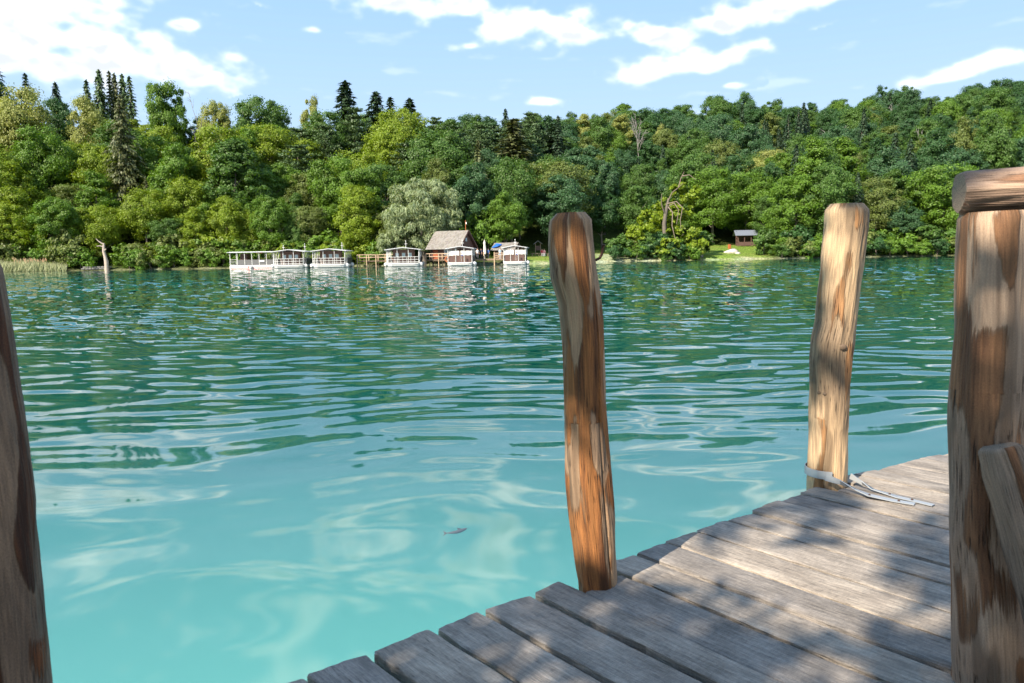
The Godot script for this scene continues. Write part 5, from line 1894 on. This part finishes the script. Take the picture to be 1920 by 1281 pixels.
func hut() -> void:
	var o := thing("shingled_hut", spotless(950, 124.5, 0.9), -0.42, "small shingled hut behind the rightmost boat", "building")
	for i in 12:
		var x := lerpf(-1.5, 1.5, i / 11.0)
		for z in [1.1, -1.1]:
			var s := Shape.new()
			s.box(Vector3(x, 0.8, z), Vector3(0.25, 1.6, 0.05), 0.006)
			part("wall_board", s, M.cabin, o)
	for i in 8:
		var z := lerpf(-0.95, 0.95, i / 7.0)
		for x in [-1.6, 1.6]:
			var s := Shape.new()
			s.box(Vector3(x, 0.8 + 0.35 * (1.0 - absf(z)), z), Vector3(0.05, 1.6 + 0.7 * (1.0 - absf(z)), 0.24), 0.006)
			part("wall_board", s, M.cabin, o)
	shingle_roof(o, 4.4, 1.6, -1.6, 1.35, 2.55)
	var s := Shape.new()
	s.box(Vector3(-0.6, 1.0, 1.14), Vector3(0.7, 0.9, 0.03))
	part("window", s, M.glass, o)

func parasols() -> void:
	var o := thing("closed_parasol", spotless(909, 122.6, 0.93), 0, "closed white parasol on the jetty platform", "parasol")
	var s := Shape.new()
	s.tube([Vector3(0, 0, 0), Vector3(0, 2.9, 0)], [0.03, 0.03], 6)
	part("pole", s, M.white, o)
	s = Shape.new()
	s.tube([Vector3(0, 0.75, 0), Vector3(0, 0.9, 0), Vector3(0.03, 1.6, 0), Vector3(0, 2.25, 0), Vector3(0, 2.45, 0), Vector3(0, 2.55, 0), Vector3(0, 3.1, 0)], [0.12, 0.25, 0.22, 0.17, 0.15, 0.22, 0.03], 12)
	part("furled_canopy", s, M.canvas, o)
	o = thing("blue_parasol", spotless(929, 124.5, 0.9), 0.2, "open bright blue parasol beside the small shingled hut", "parasol")
	s = Shape.new()
	s.tube([Vector3(0, 0, 0), Vector3(0.25, 2.4, 0)], [0.03, 0.03], 6)
	part("pole", s, M.jetty, o)
	s = Shape.new()
	var turn := Basis(Vector3.BACK, 0.28)
	for k in 8:
		var a := TAU * k / 8
		var b := TAU * (k + 1) / 8
		var top := Vector3(0.2, 2.55, 0)
		var p := top + turn * Vector3(cos(a) * 0.9, -0.4, sin(a) * 0.9)
		var q := top + turn * Vector3(cos(b) * 0.9, -0.4, sin(b) * 0.9)
		s.tri(top, q, p)
		s.tri(top - Vector3(0, 0.02, 0), p - Vector3(0, 0.02, 0), q - Vector3(0, 0.02, 0))
		s.quad(p, q, q - Vector3(0, 0.14, 0), p - Vector3(0, 0.14, 0))
	part("canopy", s, M.blue_cloth, o)

func information_stand() -> void:
	var o := thing("roofed_stand", spot(1009, 134.5), 0.1, "small roofed wooden stand on the lawn beside seated people", "stand")
	var s := Shape.new()
	for x in [-0.45, 0.45]:
		s = Shape.new()
		s.box(Vector3(x, 1.1, 0), Vector3(0.12, 2.4, 0.12), 0.01)
		part("post", s, M.jetty, o)
	s = Shape.new()
	s.box(Vector3(0.05, 1.35, -0.02), Vector3(0.8, 0.8, 0.05))
	part("board", s, M.cabin, o)
	s = Shape.new()
	for i in 2:
		var k := 1.0 if i == 0 else -1.0
		s.bar(Vector3(k * 0.78, 2.05, 0), Vector3(0, 2.62, 0), 0.9, 0.06)
	part("roof", s, M.shingle, o)
	o = thing("wooden_bench", spot(1006, 133.4), 0.1, "low wooden bench in front of the small roofed stand", "bench")
	s = Shape.new(); s.box(Vector3(0, 0.45, 0), Vector3(1.9, 0.08, 0.45), 0.01)
	part("seat", s, M.jetty, o)
	for x in [-0.75, 0.75]:
		s = Shape.new(); s.box(Vector3(x, 0.2, 0), Vector3(0.12, 0.45, 0.4), 0.01)
		part("leg", s, M.jetty, o)
	o = thing("wooden_bench", spot(1019, 133.6), 0.0, "wooden bench under the two seated people", "bench")
	s = Shape.new(); s.box(Vector3(0, 0.45, 0), Vector3(2.0, 0.07, 0.42), 0.01)
	part("seat", s, M.jetty, o)
	for x in [-0.8, 0.8]:
		s = Shape.new(); s.box(Vector3(x, 0.2, 0), Vector3(0.12, 0.45, 0.4), 0.01)
		part("leg", s, M.jetty, o)

func shore_things() -> void:
	# picnic shelter under the trees behind the lawn
	var o := thing("picnic_shelter", spot(1400, 163), -0.1, "dark open picnic shelter with grey roof under trees", "shelter")
	var s := Shape.new()
	for x in [-2.0, -0.7, 0.7, 2.0]:
		for z in [-1.2, 1.2]:
			s = Shape.new(); s.box(Vector3(x, 1.2, z), Vector3(0.16, 2.6, 0.16), 0.01)
			part("post", s, M.cabin, o)
	part("roof", gable_turned(5.4, 3.4, 2.35, 1.1), M.slate, o)
	s = Shape.new(); s.box(Vector3(0, 0.5, 1.2), Vector3(4.0, 0.8, 0.06))
	part("parapet", s, M.cabin, o)
	s = Shape.new(); s.box(Vector3(0, 1.2, -1.2), Vector3(4.0, 2.4, 0.06))
	part("back_wall", s, M.cabin, o)
	o = thing("litter_bin", spot(1368, 156.5), 0.2, "orange-brown wooden litter bin at the top of the lawn", "bin")
	s = Shape.new()
	s.box(Vector3(0, 0.45, 0), Vector3(0.5, 0.95, 0.5), 0.04)
	part("box", s, M.rust, o)
	s = Shape.new(); s.box(Vector3(0.1, 0.97, 0), Vector3(0.56, 0.07, 0.56), 0.02)
	part("lid", s, M.cabin, o)
	# pale boulder on the lawn
	var r := RandomNumberGenerator.new()
	r.seed = 3
	rock(spot(1374, 145.5), Vector3(1.2, 0.55, 0.9), "pale grey boulder lying on the lawn", r)
	rock(spot(1362, 146.0), Vector3(0.45, 0.28, 0.4), "small pale stone beside the lawn boulder", r)
	rock(spot(1384, 143.8), Vector3(0.5, 0.25, 0.4), "flat pale stone in front of the lawn boulder", r)
	# low stone wall near the snag
	o = thing("stone_wall", spot(182, 131.2), 0.05, "low dark stone wall behind the pale snag", "wall")
	for j in 2:
		for i in 8:
			s = Shape.new()
			s.box(Vector3(-2.4 + i * 0.6 + 0.3 * j + r.randf_range(-0.04, 0.04), 0.05 + 0.27 * j, r.randf_range(-0.04, 0.04)), Vector3(0.57, 0.26, 0.5), 0.05)
			part("stone", s, M.stone_dark, o)
	# fallen pale branch by the snag
	s = Shape.new()
	var p := spot(209, 129.6)
	s.tube([p + Vector3(-0.9, 0.06, 0), p + Vector3(0.1, 0.16, 0.1), p + Vector3(1.2, 0.07, 0)], [0.12, 0.1, 0.05], 7)
	solo("driftwood", s, M.snag, "pale driftwood log lying beside the snag", "driftwood")
	# signpost at the waterline right of the broken tree
	o = thing("mooring_crate", spot(1316, 138.3), 0.1, "grey wooden stake box at waterline right of broken tree", "crate")
	s = Shape.new(); s.box(Vector3(0, 0.5, 0), Vector3(0.5, 0.9, 0.4), 0.03)
	part("box", s, M.stone_dark, o)

func gable_turned(w: float, d: float, eave: float, rise: float) -> Shape:
	var s := Shape.new()
	for k in [1.0, -1.0]:
		var a := Vector3(-w / 2, eave, k * d / 2)
		var b := Vector3(w / 2, eave, k * d / 2)
		var c := Vector3(w / 2, eave + rise, 0)
		var e := Vector3(-w / 2, eave + rise, 0)
		if k > 0: s.quad(a, b, c, e)
		else: s.quad(b, a, e, c)
		var t := Vector3(0, -0.1, 0)
		if k > 0: s.quad(b + t, a + t, e + t, c + t)
		else: s.quad(a + t, b + t, c + t, e + t)
		if k > 0: s.quad(a + t, b + t, b, a)
		else: s.quad(b + t, a + t, a, b)
	return s

func rock(at: Vector3, size: Vector3, label: String, r: RandomNumberGenerator) -> void:
	var s := Shape.new()
	s.ball(Vector3.ZERO, Vector3.ONE, 14, 9)
	var f := FastNoiseLite.new()
	f.seed = r.randi() % 999
	f.frequency = 0.9
	for i in s.v.size():
		s.v[i] = s.v[i] * size * (1.0 + 0.5 * f.get_noise_3dv(s.v[i] * 1.5)) + Vector3(0, size.y * 0.35, 0)
	var o := solo("boulder", s, M.stone_pale, label, "rock", "pale rocks on the lawn")
	o.position = at

# ---------------------------------------------------------------- people (far off, about ten pixels tall)
func blend(a: float, b: float, k: float) -> float:
	var h := clampf(0.5 + 0.5 * (b - a) / k, 0, 1)
	return lerpf(b, a, h) - k * h * (1.0 - h)

func figure(bones: Array, cell: float, keep: Callable) -> Shape:
	# smooth-joined tapered capsules meshed as surface nets; vertex colours by the clothing rule `keep`
	var lo := Vector3.INF
	var hi := -Vector3.INF
	for b in bones:
		var k: float = maxf(b[2], b[3]) + cell * 2.0
		for p in [b[0], b[1]]:
			lo = lo.min(p - Vector3.ONE * k); hi = hi.max(p + Vector3.ONE * k)
	var n := Vector3i(((hi - lo) / cell).ceil()) + Vector3i.ONE
	var val := PackedFloat32Array()
	val.resize(n.x * n.y * n.z)
	for z in n.z:
		for y in n.y:
			for x in n.x:
				var p := lo + Vector3(x, y, z) * cell
				var d := 1.0
				for b in bones:
					var ab: Vector3 = b[1] - b[0]
					var t := clampf((p - b[0]).dot(ab) / maxf(ab.length_squared(), 1e-6), 0, 1)
					d = blend(d, (p - b[0] - ab * t).length() - lerpf(b[2], b[3], t), 0.045)
				val[(z * n.y + y) * n.x + x] = d
	var s := Shape.new()
	var at := {}
	for z in n.z - 1:
		for y in n.y - 1:
			for x in n.x - 1:
				var c := (z * n.y + y) * n.x + x
				var sum := Vector3.ZERO
				var cnt := 0
				for e in [[0, 0, 0, 1, 0, 0], [0, 1, 0, 1, 1, 0], [0, 0, 1, 1, 0, 1], [0, 1, 1, 1, 1, 1], [0, 0, 0, 0, 1, 0], [1, 0, 0, 1, 1, 0], [0, 0, 1, 0, 1, 1], [1, 0, 1, 1, 1, 1], [0, 0, 0, 0, 0, 1], [1, 0, 0, 1, 0, 1], [0, 1, 0, 0, 1, 1], [1, 1, 0, 1, 1, 1]]:
					var va := val[c + e[0] + e[1] * n.x + e[2] * n.x * n.y]
					var vb := val[c + e[3] + e[4] * n.x + e[5] * n.x * n.y]
					if (va < 0) != (vb < 0):
						sum += Vector3(e[0], e[1], e[2]).lerp(Vector3(e[3], e[4], e[5]), va / (va - vb))
						cnt += 1
				if cnt:
					var p := lo + (Vector3(x, y, z) + sum / cnt) * cell
					s.tint = keep.call(p)
					var g := Vector3(val[c + 1] - val[c], val[c + n.x] - val[c], val[c + n.x * n.y] - val[c]).normalized()
					at[c] = s.vert(p, g)
	var step := [1, n.x, n.x * n.y]
	for c in at:
		for k in 3:
			var k1: int = step[(k + 1) % 3]
			var k2: int = step[(k + 2) % 3]
			var a := val[c]
			var b := val[c + step[k]]
			if (a < 0) == (b < 0): continue
			if not (at.has(c - k1) and at.has(c - k2) and at.has(c - k1 - k2)): continue
			var q := [at[c], at[c - k1], at[c - k1 - k2], at[c - k2]]
			if a < 0: s.ix.append_array([q[0], q[2], q[1], q[0], q[3], q[2]])
			else: s.ix.append_array([q[0], q[1], q[2], q[0], q[2], q[3]])
	return s

func person(at: Vector3, turn: float, seated: bool, top: Color, legs: Color, hair: Color, label: String) -> void:
	var o := thing("person", at, turn, label, "person", "people by the boathouse")
	var bones := []
	var hip := 0.50 if seated else 0.90
	var sh := hip + 0.50
	bones.append([Vector3(0, hip + 0.04, 0), Vector3(0, hip + 0.22, 0), 0.145, 0.13])
	bones.append([Vector3(0, hip + 0.22, 0), Vector3(0, sh - 0.06, 0.01), 0.13, 0.15])
	bones.append([Vector3(-0.15, sh - 0.03, 0), Vector3(0.15, sh - 0.03, 0), 0.075, 0.075])
	bones.append([Vector3(0, sh, 0), Vector3(0, sh + 0.12, 0.01), 0.06, 0.055])
	bones.append([Vector3(0, sh + 0.17, 0.01), Vector3(0, sh + 0.25, 0.025), 0.085, 0.1])
	for k in [-1.0, 1.0]:
		var s := Vector3(0.19 * k, sh - 0.04, 0)
		var e := s + Vector3(0.05 * k, -0.27, 0.02 if not seated else 0.08)
		var w := e + (Vector3(0.0, -0.24, 0.06) if not seated else Vector3(-0.06 * k, -0.10, 0.22))
		bones.append([s, e, 0.055, 0.042]); bones.append([e, w, 0.042, 0.032]); bones.append([w, w + (w - e).normalized() * 0.11, 0.034, 0.03])
		var h := Vector3(0.09 * k, hip, 0)
		var kn := h + (Vector3(0.01 * k, -0.43, 0.02) if not seated else Vector3(0.05 * k, 0.0, 0.42))
		var an := kn + Vector3(0, -0.41, -0.02)
		bones.append([h, kn, 0.085, 0.058]); bones.append([kn, an, 0.056, 0.04]); bones.append([an + Vector3(0, -0.03, 0), an + Vector3(0.02 * k, -0.04, 0.17), 0.045, 0.035])
	var skin := Color(0.50, 0.30, 0.21)
	var rule := func(p: Vector3) -> Color:
		if p.y > sh + 0.21 or (p.y > sh + 0.08 and p.z < -0.03): return hair
		if p.y > sh + 0.03: return skin
		if absf(p.x) > 0.19 and p.y < sh - 0.28 and p.y > hip - 0.4: return skin
		if p.y > hip + 0.05 or (absf(p.x) > 0.16 and p.y > hip + 0.02): return top
		return legs
	part("body", figure(bones, 0.04, rule), M.cloth, o)

func far_side() -> void:
	M.white = paint(0.62, 0.62, 0.60, 0.4)
	M.roof_white = paint(0.52, 0.53, 0.55, 0.5)
	M.hull_grey = paint(0.35, 0.36, 0.36, 0.6)
	M.cabin = paint(0.085, 0.045, 0.035, 0.7)
	M.cabin_trim = paint(0.20, 0.13, 0.10, 0.7)
	M.tarp = paint(0.03, 0.034, 0.042, 0.6)
	M.tarp_grey = paint(0.10, 0.10, 0.10, 0.6)
	M.seat = paint(0.11, 0.06, 0.04, 0.7)
	M.panel = paint(0.78, 0.77, 0.74, 0.5)
	M.canvas = paint(0.72, 0.69, 0.62, 0.8)
	M.glass = paint(0.32, 0.42, 0.48, 0.08)
	M.door = paint(0.30, 0.085, 0.035, 0.65)
	M.jetty = paint(0.24, 0.17, 0.115, 0.85)
	M.jetty_pale = paint(0.48, 0.35, 0.23, 0.85)
	M.shingle = paint(0.215, 0.20, 0.185, 0.9, 0, true)
	M.rust = paint(0.36, 0.10, 0.03, 0.7)
	M.boat_red = paint(0.55, 0.06, 0.045, 0.5)
	M.flag_red = paint(0.55, 0.03, 0.03, 0.7)
	M.flag_blue = paint(0.02, 0.05, 0.30, 0.7)
	M.blue_cloth = paint(0.01, 0.10, 0.42, 0.7)
	M.slate = paint(0.14, 0.16, 0.20, 0.6)
	M.stone_pale = paint(0.48, 0.44, 0.38, 0.9)
	M.stone_dark = paint(0.16, 0.155, 0.15, 0.9)
	M.cloth = paint(1, 1, 1, 0.85, 0, true)
	side_boat()
	var o := tour_boat(549, 121.5, 0.10, 4.7, 8.4, 0, "second tour boat from the left, with white bow gates")
	mast(o, Vector3(-1.2, 2.8, 1.0), 0.75); mast(o, Vector3(1.9, 2.75, -0.5), 1.05)
	o = tour_boat(624, 120.0, 0.07, 5.0, 8.4, 0, "third tour boat, beside the footbridge, brown cabin behind railing")
	mast(o, Vector3(1.6, 2.75, 0.5), 1.05)
	o = tour_boat(759, 118.5, 0.06, 5.0, 8.4, 0, "tour boat moored alone below the silvery willow")
	mast(o, Vector3(0.3, 2.8, 1.0), 1.1)
	o = tour_boat(866, 115.5, -0.02, 3.7, 7.6, 1, "narrow tour boat, closed bow panels, in front of boathouse")
	mast(o, Vector3(0.2, 2.8, 1.0), 1.0)
	var lb := Shape.new()
	for i in 16:
		var a := TAU * i / 16
		var b := TAU * (i + 1) / 16
		lb.tube([Vector3(-1.98, 1.0, 3.0) + Vector3(cos(a) * 0.3, sin(a) * 0.3, 0), Vector3(-1.98, 1.0, 3.0) + Vector3(cos(b) * 0.3, sin(b) * 0.3, 0)], [0.08, 0.08], 6, false)
	part("lifebelt", lb, M.rust, o)
	o = tour_boat(967, 116.5, -0.06, 3.4, 7.6, 1, "rightmost narrow tour boat with small flag, beside the lawn")
	mast(o, Vector3(0.0, 2.8, 1.0), 1.0)
	boathouse()
	hut()
	footbridge(afloat(672, 123.5), afloat(742, 123.0), "railed wooden footbridge between the third and fourth boats")
	footbridge(afloat(802, 120.0), afloat(850, 118.6), "railed wooden walkway below the boathouse door")
	jetty_platform()
	parasols()
	information_stand()
	shore_things()
	var g := 0.93
	person(spotless(895.5, 120.8, g), 0.4, false, Color(0.7, 0.7, 0.7), Color(0.10, 0.10, 0.12), Color(0.05, 0.03, 0.02), "person in white shirt standing beside the boathouse")
	person(spotless(902, 122.2, g), -0.8, false, Color(0.02, 0.03, 0.06), Color(0.03, 0.03, 0.04), Color(0.03, 0.02, 0.02), "person in dark clothes left of the closed parasol")
	person(spotless(905.5, 123.2, g), 0.9, false, Color(0.03, 0.05, 0.12), Color(0.02, 0.02, 0.03), Color(0.06, 0.04, 0.02), "person in navy just behind the closed parasol")
	person(spotless(915.5, 123.0, g), 2.4, false, Color(0.03, 0.12, 0.35), Color(0.03, 0.04, 0.06), Color(0.03, 0.02, 0.02), "person in blue right of the closed parasol")
	person(spotless(938, 123.2, g), 0.2, false, Color(0.35, 0.5, 0.6), Color(0.3, 0.35, 0.45), Color(0.2, 0.12, 0.06), "person in pale blue under the blue parasol")
	person(spot(1016.5, 133.6) + Vector3(0, 0, 0.05), 0.2, true, Color(0.65, 0.08, 0.10), Color(0.55, 0.55, 0.58), Color(0.07, 0.04, 0.02), "seated person in red top by the roofed stand")
	person(spot(1020.5, 133.6) + Vector3(0, 0, 0.05), -0.1, true, Color(0.70, 0.33, 0.33), Color(0.60, 0.62, 0.66), Color(0.3, 0.2, 0.1), "seated person in pink top by the roofed stand")

func _ready() -> void:
	bumps.seed = 3
	bumps.frequency = 0.03
	bumps.fractal_octaves = 3
	camera_and_light()
	build_terrain()
	build_water()
	M.pole_grey = log_material(320, Color(0.36, 0.31, 0.27), Color(0.68, 0.585, 0.49), Color(0.32, 0.21, 0.14), Color(0.58, 0.41, 0.27), 0.36)
	build_landing()
	build_posts()
	make_tree_kinds()
	build_special_trees()
	place_named_trees()
	place_woods()
	place_shrubs()
	build_reeds()
	far_side()
	build_shade_tree()
	build_fish()
	tell_apart()
